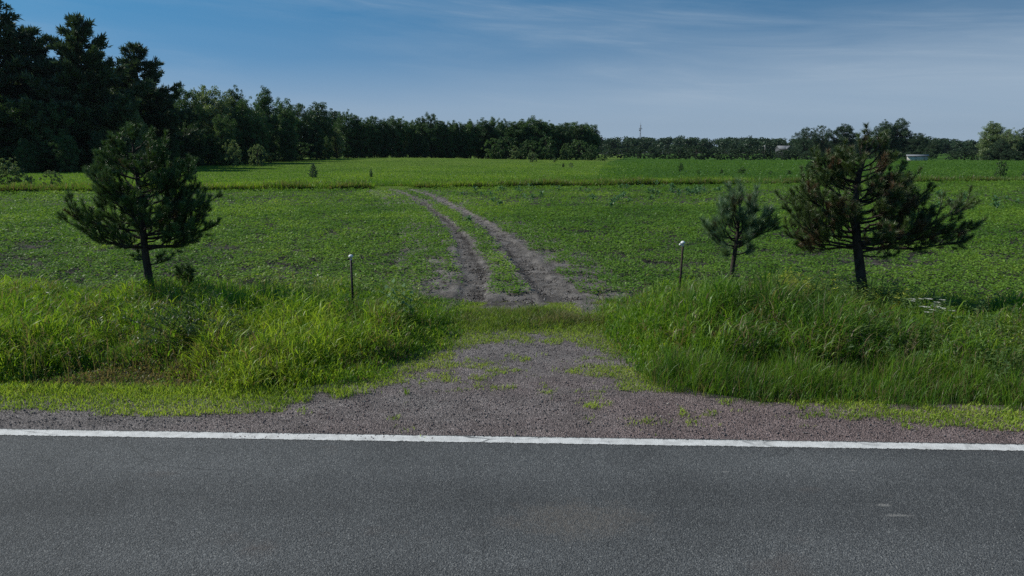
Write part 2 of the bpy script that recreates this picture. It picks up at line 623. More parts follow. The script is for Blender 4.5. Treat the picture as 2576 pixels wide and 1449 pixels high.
M['shed_wall'] = surf_mat('weathered_white_wall', wall_col, .85)
M['dark_wall'] = surf_mat('dark_boards', lambda nt: mix(nt, noise(nt, 4, 4, .6, mapping(nt, objcoord(nt), (4, 4, .3))).outputs['Fac'], (.05, .048, .048), (.12, .115, .11)), .9)
M['roof'] = surf_mat('pale_roof', lambda nt: mix(nt, noise(nt, 2, 4, .6, objcoord(nt)).outputs['Fac'], (.15, .155, .165), (.21, .215, .22)), .7)
M['house_wall'] = surf_mat('house_siding', lambda nt: mix(nt, noise(nt, 1, 3, .6, mapping(nt, objcoord(nt), (.3, .3, 6))).outputs['Fac'], (.05, .053, .058), (.075, .078, .083)), .8)
M['glass'] = surf_mat('window_glass', lambda nt: (.03, .035, .04), .15, None, .6)
M['mast'] = surf_mat('galvanised_mast', lambda nt: mix(nt, noise(nt, .3, 2, .5, objcoord(nt)).outputs['Fac'], (.10, .105, .115), (.16, .165, .175)), .6, None, .4, .3)
M['wood_pole'] = surf_mat('grey_wood', lambda nt: bark_col(nt, (.22, .2, .18), (.4, .37, .33)), .9)

# ------------------------------------------------------------------ the land
ROAD_YAW = math.radians(2.1)         # the road runs slightly nearer towards the right
TR = math.tan(ROAD_YAW)


def road_y(x):
    return 6.265 - np.asarray(x, float) * TR


def grid_mesh(name, xs, ys, zf, fy=None):
    X, Y = np.meshgrid(xs, ys)
    if fy is not None: X, Y = fy(X, Y)
    Z = zf(X, Y)
    V = np.stack([X, Y, Z], -1).reshape(-1, 3)
    nx, ny = len(xs), len(ys)
    i = np.arange(ny - 1)[:, None] * nx
    j = np.arange(nx - 1)[None, :]
    Q = np.stack([i + j, i + j + 1, i + nx + j + 1, i + nx + j], -1).reshape(-1, 4)
    return V, Q


# one sheet out to the horizon: fine near, coarse far
xs = np.concatenate([-np.geomspace(1560, 16, 50), np.linspace(-15, 15, 25), np.geomspace(16, 1560, 50)])
ys = np.concatenate([-np.geomspace(540, 6, 24), np.linspace(-5, 12, 9), np.geomspace(14, 1600, 120)])
V, Q = grid_mesh('ground', xs, ys, lambda x, y: zg(x, y) - .03)
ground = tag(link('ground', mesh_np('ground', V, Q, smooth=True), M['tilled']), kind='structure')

# the road, with its camber edge, out of sight left and right
ROAD_L = 420


def strip(name, x0, x1, off0, off1, z, mat, n=240, attr=None, nz=2):
    xs = np.linspace(x0, x1, n)
    ts = np.linspace(0, 1, nz)
    X, T = np.meshgrid(xs, ts)
    Y = road_y(X) + off0 + (off1 - off0) * T
    V = np.stack([X, Y, np.full_like(X, z)], -1).reshape(-1, 3)
    i = np.arange(nz - 1)[:, None] * n
    j = np.arange(n - 1)[None, :]
    Q = np.stack([i + j, i + j + 1, i + n + j + 1, i + n + j], -1).reshape(-1, 4)
    at_ = {attr: 1 - np.abs(2 * T.ravel() - 1)} if attr else None
    return tag(link(name, mesh_np(name, V, Q, attrs=at_), mat), kind='structure')


road = strip('road', -ROAD_L, ROAD_L, -7.1, .10, .012, M['asphalt'], 300)
edge_line = strip('road_edge_line', -60, 60, -.076, .076, .017, M['paint'], 900, 'edge', 7)
edge_line['label'] = 'worn white edge line painted along the asphalt'
other_line = strip('road_edge_line', -60, 60, -6.9, -6.73, .017, M['paint'], 300, 'edge', 7)

# shoulder and driveway of crushed stone
drive_l = [onground(u, v) for u, v in ((640, 1060), (700, 1025), (830, 985), (960, 960), (1010, 925), (1110, 895), (1160, 850), (1185, 815), (1175, 770))]
drive_r = [onground(u, v) for u, v in ((2050, 1060), (1920, 1035), (1760, 1005), (1640, 985), (1565, 930), (1520, 890), (1500, 850), (1480, 815), (1500, 765))]
DLy = np.array([p.y for p in drive_l]); DLx = np.array([p.x for p in drive_l])
DRy = np.array([p.y for p in drive_r]); DRx = np.array([p.x for p in drive_r])


def in_drive(x, y, pad=0.0):
    xl = np.interp(y, DLy, DLx)
    xr = np.interp(y, DRy, DRx)
    return (x > xl - pad) & (x < xr + pad)


tag(strip('gravel_shoulder', -ROAD_L, ROAD_L, .06, 1.15, .008, M['gravel'], 300), kind='structure')
ny = 40
yy = np.linspace(6.7, 12.2, ny)
Vd, nxd = [], 14
for y in yy:
    xl = np.interp(y, DLy, DLx) - .5
    xr = np.interp(y, DRy, DRx) + .5
    for t in np.linspace(0, 1, nxd): Vd.append((xl + (xr - xl) * t, y, .0060 + .0065 * min(1, (y - 6.7) / .8)))
i = np.arange(ny - 1)[:, None] * nxd
j = np.arange(nxd - 1)[None, :]
Q = np.stack([i + j, i + j + 1, i + nxd + j + 1, i + nxd + j], -1).reshape(-1, 4)
driveway = tag(link('driveway', mesh_np('driveway', np.array(Vd), Q), M['gravel']), kind='structure')

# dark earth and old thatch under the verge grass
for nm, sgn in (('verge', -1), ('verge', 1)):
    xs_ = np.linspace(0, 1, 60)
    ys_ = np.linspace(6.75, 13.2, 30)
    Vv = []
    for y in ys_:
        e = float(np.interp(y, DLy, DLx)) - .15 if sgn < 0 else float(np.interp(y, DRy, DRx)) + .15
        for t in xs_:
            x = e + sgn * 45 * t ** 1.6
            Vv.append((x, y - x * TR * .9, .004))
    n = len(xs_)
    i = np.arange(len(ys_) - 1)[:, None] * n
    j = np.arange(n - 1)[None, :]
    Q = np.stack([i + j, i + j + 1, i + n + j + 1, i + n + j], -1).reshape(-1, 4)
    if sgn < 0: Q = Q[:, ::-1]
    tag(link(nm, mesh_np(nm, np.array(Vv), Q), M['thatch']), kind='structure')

# the two ruts across the field
RUT_L = [onground(u, v) for u, v in ((1180, 800), (1190, 750), (1197, 690), (1165, 610), (1115, 555), (1060, 512), (1000, 484), (950, 472))]
RUT_R = [onground(u, v) for u, v in ((1440, 800), (1400, 750), (1345, 690), (1288, 622), (1215, 565), (1140, 523), (1062, 487), (1000, 472))]


def rut_x(R, y):
    return np.interp(y, [p.y for p in R], [p.x for p in R])


FIELD_END = lambda x: 52.0 + .22 * np.asarray(x, float) + 1.2 * (vnoise(x, 0, .25, 3) - .5)


def rut_dist(x, y):
    return np.minimum(np.abs(x - rut_x(RUT_L, y)), np.abs(x - rut_x(RUT_R, y)))


ty = np.concatenate([np.linspace(11.4, 22, 330), np.linspace(22.1, 50, 220)])
tx = np.linspace(-2.6, 2.6, 170)
TX, TY = np.meshgrid(tx, ty)
mid = (rut_x(RUT_L, TY) + rut_x(RUT_R, TY)) / 2
X = mid + TX
dl, dr_ = X - rut_x(RUT_L, TY), X - rut_x(RUT_R, TY)
edge = 1 - sstep(1.9, 2.6, np.abs(TX))
Z = .055 * edge
for d_ in (dl, dr_):
    Z = Z - .045 * edge * np.exp(-(d_ / .27) ** 4)
    Z = Z + .022 * (fbm(X, TY, .9, 27, 2) * 1.4 - .2) * np.exp(-((np.abs(d_) - .36) / .10) ** 2)
Z = Z + .05 * (fbm(X, TY, 3.0, 9, 4) - .5) * edge + .07 * (fbm(X, TY, 7.0, 19, 4) - .5) * edge - .012
V = np.stack([X, TY, Z], -1).reshape(-1, 3)
i = np.arange(len(ty) - 1)[:, None] * len(tx)
j = np.arange(len(tx) - 1)[None, :]
Q = np.stack([i + j, i + j + 1, i + len(tx) + j + 1, i + len(tx) + j], -1).reshape(-1, 4)
tyre_dark = np.zeros_like(X)  # dark tyre bands near the left rut's middle and the right rut's left edge
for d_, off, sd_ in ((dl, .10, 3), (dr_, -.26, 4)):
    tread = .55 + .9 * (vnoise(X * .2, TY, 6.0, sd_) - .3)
    tyre_dark = np.maximum(tyre_dark, np.exp(-((d_ - off - .12 * (fbm(X * 0, TY, .5, sd_, 2) - .5)) / .12) ** 2) * np.clip(tread, 0, 1) * np.clip(2.2 * (fbm(X, TY, .7, sd_ + 5, 3) - .22), 0, 1))
tag(link('field_track', mesh_np('field_track', V, Q, attrs={'tyre_dark': tyre_dark.ravel()}, smooth=True), M['soil']), kind='structure')

# meadow and the far crop, as fans of ground that follow the land
def fan(name, a0f, a1f, y0f, y1, mat, na=60, nyy=90, lift=.06):
    t = np.linspace(0, 1, na)
    s = np.linspace(0, 1, nyy)
    Vv = []
    for q in s:
        ymid = 50 * (y1 / 50) ** q
        a = a0f(ymid) + (a1f(ymid) - a0f(ymid)) * t
        start = np.array([y0f(k) for k in a])
        y = start * (y1 / start) ** q
        x = a * y
        Vv.append(np.stack([x, y, zg(x, y) + lift], -1))
    Vv = np.concatenate(Vv)
    i = np.arange(nyy - 1)[:, None] * na
    j = np.arange(na - 1)[None, :]
    Q = np.stack([i + j, i + j + 1, i + na + j + 1, i + na + j], -1).reshape(-1, 4)
    return tag(link(name, mesh_np(name, Vv, Q, smooth=True), mat), kind='structure')


def field_end_dir(a):
    return 52.0 / max(1 - .22 * a, .4)


SPLIT = lambda y: .125 + .035 * sstep(60, 260, y)
fan('meadow', lambda y: -1.5, SPLIT, field_end_dir, 700, M['meadow'])
fan('far_field', SPLIT, lambda y: 1.6, lambda a: field_end_dir(a) + 3, 900, M['farcrop'])

# ------------------------------------------------------------------ grass by the road (nobody could count it)
def scatter(n, x0, x1, y0, y1):
    return rng.uniform(x0, x1, n), rng.uniform(y0, y1, n)


TUSSOCKS = []                         # x, y, radius, extra height, tint shift
for u, v, r, dh, dt in ((560, 985, .75, .20, .30), (690, 985, .55, .10, .2), (900, 900, .7, .08, .08), (1000, 860, .5, .1, .02), (760, 840, .7, .1, .1),
                        (300, 960, .75, -.30, -.42), (160, 990, .6, -.28, -.40), (420, 985, .45, -.3, -.42), (60, 1000, .6, -.22, -.2), (330, 900, .8, -.05, -.18),
                        (1640, 860, .6, .20, .0), (1760, 850, .8, .25, -.05), (1900, 850, .8, .22, -.1), (2050, 860, .9, .2, -.08), (2250, 860, .8, .15, -.1),
                        (1600, 760, .7, .05, .1), (1750, 740, .8, .05, .1), (2420, 860, .7, .05, .1), (2540, 840, .7, .12, .12)):
    p = onground(u, v)
    TUSSOCKS.append((p.x, p.y, r, dh, dt))


def tall_grass():
    g = Geo()
    for (n, x0, x1, y0, y1) in ((330000, -14.5, .2, 7.0, 13.6), (330000, .6, 14.5, 6.9, 13.6)):
        x, y = scatter(n, x0, x1, y0, y1)
        left = x < 0
        yr = y + x * TR
        front = np.where(left, 7.40 + .5 * (fbm(x, y, 1.5, 31) - .5), 7.26 + .55 * (fbm(x, y, 1.8, 32) - .5))
        front = np.where(left & (x > -3.2), front - .0, front)
        back = 12.6 + 1.0 * (fbm(x, y * 0, .5, 41) - .5)
        xl = np.interp(y, DLy, DLx); xr = np.interp(y, DRy, DRx)
        dist = np.where(left, xl - x, x - xr) + .5 * (fbm(x, y, 2.2, 51) - .5)
        keep = (yr > front) & (yr < back) & (dist > 0)
        # thin where soy begins and where noise says so
        dens = (.45 + .9 * fbm(x, y, 1.1, 61)) * (.22 + .78 * sstep(0, .45, yr - front)) * (.25 + .75 * sstep(0, .5, dist))
        keep &= rng.uniform(0, 1, n) < dens
        x, y, yr, front, dist, left, back = [q[keep] for q in (x, y, yr, front, dist, left, back)]
        n = len(x)
        f1 = fbm(x, y, .9, 71, 3)
        f2 = fbm(x, y, .45, 81, 3)
        rise = sstep(0, 1.5, dist) * sstep(0, np.where(left, 1.1, 1.6), yr - front)
        h = .16 + rise * np.where(left, .40, .44) + (f1 - .5) * .6 * rise
        # the right front is a belt of finer, lower grass
        belt = (~left) & (yr - front < 1.15) & (x > 1.6)
        h = h * np.where(left, 1 - .12 * sstep(-6, -2, x), 1 - .30 * sstep(3.6, 5.4, x))
        h = np.where(belt, .10 + .22 * sstep(0, .8, yr - front) + .16 * f1, h)
        tint = np.where(left, .60, .54) + (f2 - .5) * .75 + (f1 - .5) * .3
        tint = np.where(belt, .45 + .25 * (f1 - .5), tint)
        dry = np.zeros(n)
        for (tx_, ty_, r, dh, dt) in TUSSOCKS:
            w = np.exp(-((x - tx_) ** 2 + ((y - ty_) * .9) ** 2) / (r * r))
            h = h + dh * w
            tint = tint + max(dt, -.2) * w
            if dt < -.3: dry = np.maximum(dry, w)
        f4 = fbm(x, y, 2.6, 93, 3)
        h = np.maximum(h, .08) * rng.uniform(.45, 1.2, n) * (.45 + 1.05 * f4)
        tint = tint + .55 * (fbm(x, y, 2.2, 95, 3) - .5)
        h *= 1 - .35 * sstep(back - 2.0, back, yr)
        dead = rng.uniform(0, 1, n) < np.where(belt, .18, .07 + .20 * sstep(.52, .68, fbm(x, y, 1.7, 99, 2))) + .6 * dry
        tint = np.clip(tint + rng.normal(0, .15, n), .2, .95)
        tint = np.where(dead, rng.uniform(0, .14, n), tint)
        az = rng.uniform(0, TWO_PI, n) + .0
        az = np.where(rng.uniform(0, 1, n) < .12, 3.0 * (fbm(x, y, .8, 91) - .3), az)
        f3 = fbm(x, y, 3.4, 97, 2)
        bend = np.clip(rng.normal(.6, .28, n) + .25 * (f1 - .5), .05, 1.25)
        w = rng.uniform(.005, .012, n) * np.where(belt, .6, 1.0) * np.where(rng.uniform(0, 1, n) < .12, 1.7, 1.0)
        tall = h > .45
        w = np.where(tall, w * 1.15, w)
        # half of them are leaves that leave the stalk higher up and arch outwards
        st = (rng.uniform(0, 1, n) < .5) & ~belt
        z0 = np.where(st, h * rng.uniform(.15, .7, n), 0)
        hh = np.where(st, np.minimum(h * .55, .34) * rng.uniform(.7, 1.2, n), h)
        bend = np.where(st, rng.uniform(.6, 1.35, n), bend * .8)
        w = np.where(st, w * 1.25, w)
        blades(g, np.stack([x, y, z0], 1), hh, w, az, bend, tint)
    return g.mesh('tall_grass')


tg = link('tall_grass', tall_grass(), M['grass'])
tag(tg, 'tall lush roadside grass on both sides of the gravel driveway', 'grass', kind='stuff')


def short_grass():
    g = Geo()
    # yellow-green mats along the shoulder
    n = 520000
    x = rng.uniform(-13, 13, n)
    y = rng.uniform(6.3, 12.4, n)
    yr = y + x * TR
    f = fbm(x * .7, y * 1.2, 1.6, 101, 4)
    f2 = fbm(x, y, 5.0, 111, 3)
    s = f * .6 + f2 * .4
    s = s + rng.normal(0, .035, n)
    left = x < 0
    lft = left & (x < -1.2) & (yr > 6.72) & (yr < 7.55)
    kl = lft & (s > .60 - .30 * sstep(-1.6, -3.2, x) * sstep(6.76, 6.98, yr) - .12 * sstep(7.1, 7.35, yr))
    rgt = (~left) & (x > 1.8) & (yr > 6.66) & (yr < 7.45)
    kr = rgt & (s > .60 - .26 * sstep(2.4, 3.4, x) * np.exp(-((yr - 6.98) / .15) ** 2))
    # the hump of grass across the driveway and its ragged edges
    mid_ = in_drive(x, y, .3) & (y > 7.6)
    hump = sstep(10.1, 10.8, y) * (1 - sstep(11.2, 11.9, y + 1.3 * (fbm(x, y, 1.4, 103, 2) - .5))) * (.55 + .45 * sstep(-.9, 0, x))
    thin = .32 * sstep(9.2, 9.9, y) * (x > -.8)
    xl = np.interp(y, DLy, DLx); xr = np.interp(y, DRy, DRx)
    dedge = np.minimum(x - xl, xr - x)
    km = mid_ & (s > .66 - .25 * hump - thin * .4 - .24 * np.exp(-(np.maximum(dedge, 0) / .35) ** 2))
    kd = in_drive(x, y, 0) & (y <= 9.2) & (s > .735)
    keep = kl | kr | km | kd
    h = np.where(km, .045 + .13 * hump * (.3 + 1.4 * f2), .05) * 1.0
    h = np.where(lft, .045 + .07 * sstep(7.0, 7.5, yr), h)
    tint = np.clip(.62 + (f - .5) * .8 + rng.normal(0, .15, n) - .5 * np.where(km, hump, 0), 0.02, 1)
    dead = rng.uniform(0, 1, n) < .08 + .12 * km
    tint = np.where(dead, rng.uniform(0, .1, n), tint)
    x, y, h, tint = x[keep], y[keep], h[keep], tint[keep]
    n = len(x)
    blades(g, np.stack([x, y, np.full(n, .01)], 1), h * rng.uniform(.5, 1.5, n), rng.uniform(.005, .010, n), rng.uniform(0, TWO_PI, n), rng.uniform(.3, 1.1, n), tint)
    return g.mesh('short_grass')


tag(link('short_grass', short_grass(), M['verge']), 'short yellow-green grass creeping over the gravel shoulder and driveway', 'grass', kind='stuff')


def soil_clods():
    g = Geo()
    n = 130000
    y = 11.6 + 34 * rng.uniform(0, 1, n) ** 1.9
    x = (rut_x(RUT_L, y) + rut_x(RUT_R, y)) / 2 + rng.normal(0, 1.25, n)
    far = rng.uniform(0, 1, n) < .35
    y = np.where(far, np.sqrt(rng.uniform(12.2 ** 2, 27 ** 2, n)), y)
    x = np.where(far, rng.uniform(-.95, .95, n) * y, x)
    keep = rng.uniform(0, 1, n) < .2 + 1.1 * fbm(x, y, 1.6, 125, 3)
    keep &= (y > 12.4) | ((x > -1.6) & (x < 1.6) & (y > 11.9))
    x, y = x[keep], y[keep]
    n = len(x)
    r = np.minimum(rng.gamma(1.6, .0045, n) + .003, .035) * (1 + .015 * (y - 12))
    base = np.array([[1, 0, 0], [0, 1, 0], [-1, 0, 0], [0, -1, 0], [0, 0, .8], [0, 0, -.5]], float)
    V = base[None] * (r[:, None, None] * rng.uniform(.6, 1.3, (n, 6, 1)))
    md = np.abs(x - (rut_x(RUT_L, y) + rut_x(RUT_R, y)) / 2)
    zc = np.where(md < 2.0, .03, -.025)
    for R in (RUT_L, RUT_R): zc = zc - .04 * np.exp(-((x - rut_x(R, y)) / .27) ** 4) * (md < 2)
    V = V + np.stack([x, y, zc + r * .2], -1)[:, None, :]
    T = np.array([[0, 1, 4], [1, 2, 4], [2, 3, 4], [3, 0, 4], [1, 0, 5], [2, 1, 5], [3, 2, 5], [0, 3, 5]])
    g.add(V, tris=(np.arange(n) * 6)[:, None, None] + T[None], tint=np.repeat(rng.uniform(0, 1, n), 6))
    return g.mesh('soil_clods')


M['clod'] = leaf_mat('soil_clod', [(0, (.035, .03, .027)), (.55, (.10, .088, .08)), (.8, (.20, .182, .168)), (1, (.30, .275, .255))], 0.0, 0.0)
tag(link('soil_clods', soil_clods(), M['clod']), 'clods of grey-brown soil on the wheel ruts and between the beans', 'soil', kind='stuff')


def loose_stones():
    g = Geo()
    n = 60000
    x = rng.uniform(-12, 12, n); y = rng.uniform(6.3, 11.3, n)
    yr = y + x * TR
    keep = ((yr > 6.39) & (yr < 7.2)) | in_drive(x, y, .1)
    keep &= rng.uniform(0, 1, n) < .25 + 1.1 * fbm(x, y, 1.2, 121)
    x, y = x[keep], y[keep]
    n = len(x)
    r = rng.gamma(2.2, .0026, n) + .003
    r = np.minimum(r, .013)
    base = np.array([[1, 0, 0], [0, 1, 0], [-1, 0, 0], [0, -1, 0], [0, 0, .75], [0, 0, -.4]], float)
    V = base[None] * (r[:, None, None] * rng.uniform(.65, 1.3, (n, 6, 1)))
    a = rng.uniform(0, TWO_PI, n)
    ca, sa = np.cos(a)[:, None], np.sin(a)[:, None]
    V = np.stack([V[..., 0] * ca - V[..., 1] * sa, V[..., 0] * sa + V[..., 1] * ca, V[..., 2]], -1)
    V = V + np.stack([x, y, .0125 + r * .25], -1)[:, None, :]
    T = np.array([[0, 1, 4], [1, 2, 4], [2, 3, 4], [3, 0, 4], [1, 0, 5], [2, 1, 5], [3, 2, 5], [0, 3, 5]])
    T = (np.arange(n) * 6)[:, None, None] + T[None]
    red = (fbm(x * .5, y, .8, 7, 3) + .06 * x - .1 * (y - 7.6)) > .5
    tint = np.where(red, rng.uniform(.3, .8, n), rng.uniform(0, .55, n))
    tint = np.where(rng.uniform(0, 1, n) < .012, 1.0, tint)
    g.add(V, tris=T, tint=np.repeat(tint, 6))
    return g.mesh('loose_stones')


tag(link('loose_stones', loose_stones(), M['stone']), 'loose grey and reddish crushed stone on the shoulder and driveway', 'gravel', kind='stuff')


# ------------------------------------------------------------------ weeds among the grass
def weed_patch(g, cx, cy, rx, ry, n, h0, h1, leafL, leafW, per, tint, droop=.1):
    x = cx + rng.normal(0, rx, n); y = cy + rng.normal(0, ry, n)
    H = rng.uniform(h0, h1, n)
    lean = rng.normal(0, .12, (n, 2))
    k = rng.uniform(.25, 1, (n, per))
    a = rng.uniform(0, TWO_PI, (n, per))
    c = np.stack([x[:, None] + lean[:, :1] * k, y[:, None] + lean[:, 1:] * k, H[:, None] * k], -1).reshape(-1, 3)
    up = rng.uniform(-droop, .7, (n, per))
    d = unit(np.stack([np.cos(a), np.sin(a), up], -1).reshape(-1, 3))
    side = unit(np.cross(d, [0, 0, 1.0]) + rng.normal(0, .25, d.shape))
    L = leafL * rng.uniform(.6, 1.2, len(c)) * (1.15 - .5 * k.ravel())
    leaves(g, c, d, side, L, leafW * L / leafL, np.clip(tint + rng.normal(0, .14, len(c)), 0, 1))
    yaw = rng.uniform(0, TWO_PI, n)
    p0 = np.stack([x, y, np.zeros(n)], 1)
    blades(g, p0, H, .008, yaw, .1, np.clip(tint - .2, 0, 1))


g = Geo()
for u, v, rx, ry, n, h0, h1, L, W, per, t in (
        (760, 820, 1.2, .5, 90, .45, .75, .09, .024, 24, .6), (1010, 800, .35, .25, 26, .45, .7, .10, .032, 18, .85),
        (150, 800, 1.4, .6, 120, .4, .7, .09, .026, 24, .62), (620, 870, .8, .4, 40, .4, .7, .10, .022, 22, .7), (330, 860, .9, .4, 60, .35, .6, .09, .02, 24, .35),
        (1900, 800, .8, .4, 200, .5, .78, .10, .030, 28, .62), (1985, 806, .28, .22, 80, .6, .86, .10, .026, 36, 1.0), (2110, 800, .55, .35, 190, .5, .76, .10, .030, 28, .45),
        (2230, 810, .3, .25, 70, .45, .76, .09, .024, 32, .95), (2330, 830, .9, .45, 200, .4, .66, .095, .028, 26, .4), (2520, 890, .7, .4, 150, .35, .62, .09, .026, 26, .55),
        (2480, 960, .4, .25, 60, .35, .55, .08, .022, 28, .55), (2050, 900, .7, .3, 140, .4, .62, .09, .026, 24, .3), (1750, 820, .6, .3, 80, .45, .7, .095, .026, 24, .45),
        (2300, 900, .7, .3, 130, .4, .58, .09, .026, 26, .5), (1850, 860, .5, .25, 80, .45, .66, .09, .03, 26, .2), (420, 830, .6, .3, 80, .4, .65, .09, .026, 26, .25), (840, 760, .7, .3, 70, .4, .62, .10, .034, 20, .7)):
    p = onground(u, v)
    weed_patch(g, p.x, p.y, rx, ry, n, h0, h1, L, W, per, t)
tag(link('roadside_weeds', g.mesh('roadside_weeds'), M['weed']), 'leafy green weeds mixed into the tall roadside grass', 'weeds', kind='stuff')


def seed_stalks():
    """dry flowering stalks that stand above the grass"""
    g = Geo()
    for u, v, rx, ry, n in ((600, 790, .9, .35, 60), (700, 800, .6, .3, 40), (200, 880, 1.3, .5, 34), (330, 930, .7, .35, 26), (900, 880, .7, .5, 30), (1700, 850, .7, .5, 50),
                            (2000, 900, 1.2, .4, 70), (2400, 900, 1.2, .5, 90), (2200, 950, 1.4, .3, 80), (120, 960, .6, .2, 40), (1500, 800, .2, .4, 16)):
        p = onground(u, v)
        x = p.x + rng.normal(0, rx, n); y = np.maximum(p.y + rng.normal(0, ry, n), 7.5)
        ok = ~in_drive(x, y, .1)
        x, y = x[ok], y[ok]
        m = len(x)
        H = rng.uniform(.38, .78, m)
        az = rng.uniform(0, TWO_PI, m); b = rng.uniform(.05, .3, m)
        tn = rng.uniform(0, .14, m)
        blades(g, np.stack([x, y, np.zeros(m)], 1), H, .0035, az, b, tn)
        tip = np.stack([x + np.cos(az) * H * b * .8, y + np.sin(az) * H * b * .8, H * (1 - .52 * b)], 1)
        for q in range(9):
            c = tip - np.array([0, 0, .012]) * q + rng.normal(0, .005, (m, 3))
            d = unit(rand_dirs(m) * .7 + np.array([0, 0, 1.0]))
            leaves(g, c, d, unit(np.cross(d, rand_dirs(m))), .035, .009, tn)
    return g.mesh('seed_stalks')


tag(link('seed_stalks', seed_stalks(), M['grass']), 'dry tan flowering stalks standing above the roadside grass', 'grass', kind='stuff')


def willow_shrub():
    """low sprawling dark willow below the left pine"""
    p = onground(505, 905)
    root = empty('willow_shrub', (p.x, p.y, 0))
    gs, gl = Geo(), Geo()
    for k in range(46):
        a = rng.uniform(0, TWO_PI)
        r = rng.uniform(.15, .95)
        H = rng.uniform(.45, .95) * (1.1 - .3 * r)
        tip = np.array([math.cos(a) * r * 1.25, math.sin(a) * r * .7, H])
        pts = np.array([t * tip * np.array([1, 1, 0]) ** 1 * (t * .4 + .6) + np.array([0, 0, H * (t ** .75)]) for t in np.linspace(0, 1, 6)])
        tube(gs, pts, np.linspace(.007, .002, 6), 4)
        m = 70
        kk = rng.uniform(.3, 1, m)
        c = np.stack([np.interp(kk, np.linspace(0, 1, 6), pts[:, q]) for q in range(3)], 1)
        d = unit(rand_dirs(m) + np.array([0, 0, .5]))
        s = unit(np.cross(d, rand_dirs(m)))
        leaves(gl, c, d, s, rng.uniform(.04, .075, m), .014, np.clip(rng.normal(.22, .18, m), 0, .7))
    link('stem', gs.mesh('stem'), M['bark'], root)
    link('foliage', gl.mesh('foliage'), M['weed'], root)
    tag(root, 'low dark narrow-leaved shrub in the grass just below the left pine', 'shrub')


willow_shrub()


def milkweed():
    p = onground(990, 838)
    root = empty('milkweed', (p.x, p.y, 0))
    gs, gl = Geo(), Geo()
    for dx, dy, H in ((0, 0, .78), (.14, .05, .7), (-.1, .1, .66), (.26, -.04, .6), (.05, -.12, .62)):
        pts = np.array([[dx, dy, 0], [dx * 1.05, dy, H * .5], [dx * 1.15, dy, H]])
        tube(gs, pts, [.007, .006, .004], 5)
        for k in range(8):
            z = H * (.35 + .65 * k / 7)
            for s in (0, math.pi):
                a = k * 1.57 + s + rng.normal(0, .2)
                d = unit(np.array([[math.cos(a), math.sin(a), .55]]))
                side = unit(np.cross(d, [[0, 0, 1.0]]))
                leaves(gl, np.array([[dx * 1.1, dy, z]]), d, side, .15, .06, [rng.uniform(.3, 1)])
    link('stem', gs.mesh('stem'), M['stem'], root)
    link('foliage', gl.mesh('foliage'), M['milkweed'], root)
    tag(root, 'pale broad-leaved weed standing at the field edge right of the left stake', 'weed')


milkweed()


def umbel(u, v, Y, label):
    top = at(u, v, Y)
    root = empty('white_wildflower', (top.x, top.y, 0))
    gs, gf = Geo(), Geo()
    H = top.z
    for k in range(8):
        a = rng.uniform(0, TWO_PI)
        r = rng.uniform(.03, .30)
        tip = np.array([math.cos(a) * r, math.sin(a) * r * .6, H * rng.uniform(.86, 1.03)])
        pts = np.array([[0, 0, 0], tip * [.3, .3, .6], tip])
        tube(gs, pts, [.006, .004, .002], 4)
        m = 44
        rr = np.sqrt(rng.uniform(0, 1, m)) * rng.uniform(.03, .06)
        aa = rng.uniform(0, TWO_PI, m)
        c = tip + np.stack([np.cos(aa) * rr, np.sin(aa) * rr, rr * .15], 1)
        d = unit(np.stack([np.cos(aa), np.sin(aa), np.full(m, .35)], 1))
        gf = Geo()
        leaves(gf, c, d, unit(np.cross(d, np.array([0, 0, 1.0]))), .017, .015, .5)
        link('flower_head', gf.mesh('flower_head'), M['flower'], root)
    link('stem', gs.mesh('stem'), M['stem'], root)
    tag(root, label, 'wildflower', 'white wildflowers in the right verge')


umbel(2338, 752, 10.2, 'flat white flower heads in the grass just right of the big pine')
umbel(2372, 774, 9.7, 'lower white flower heads in front of the other white wildflower')


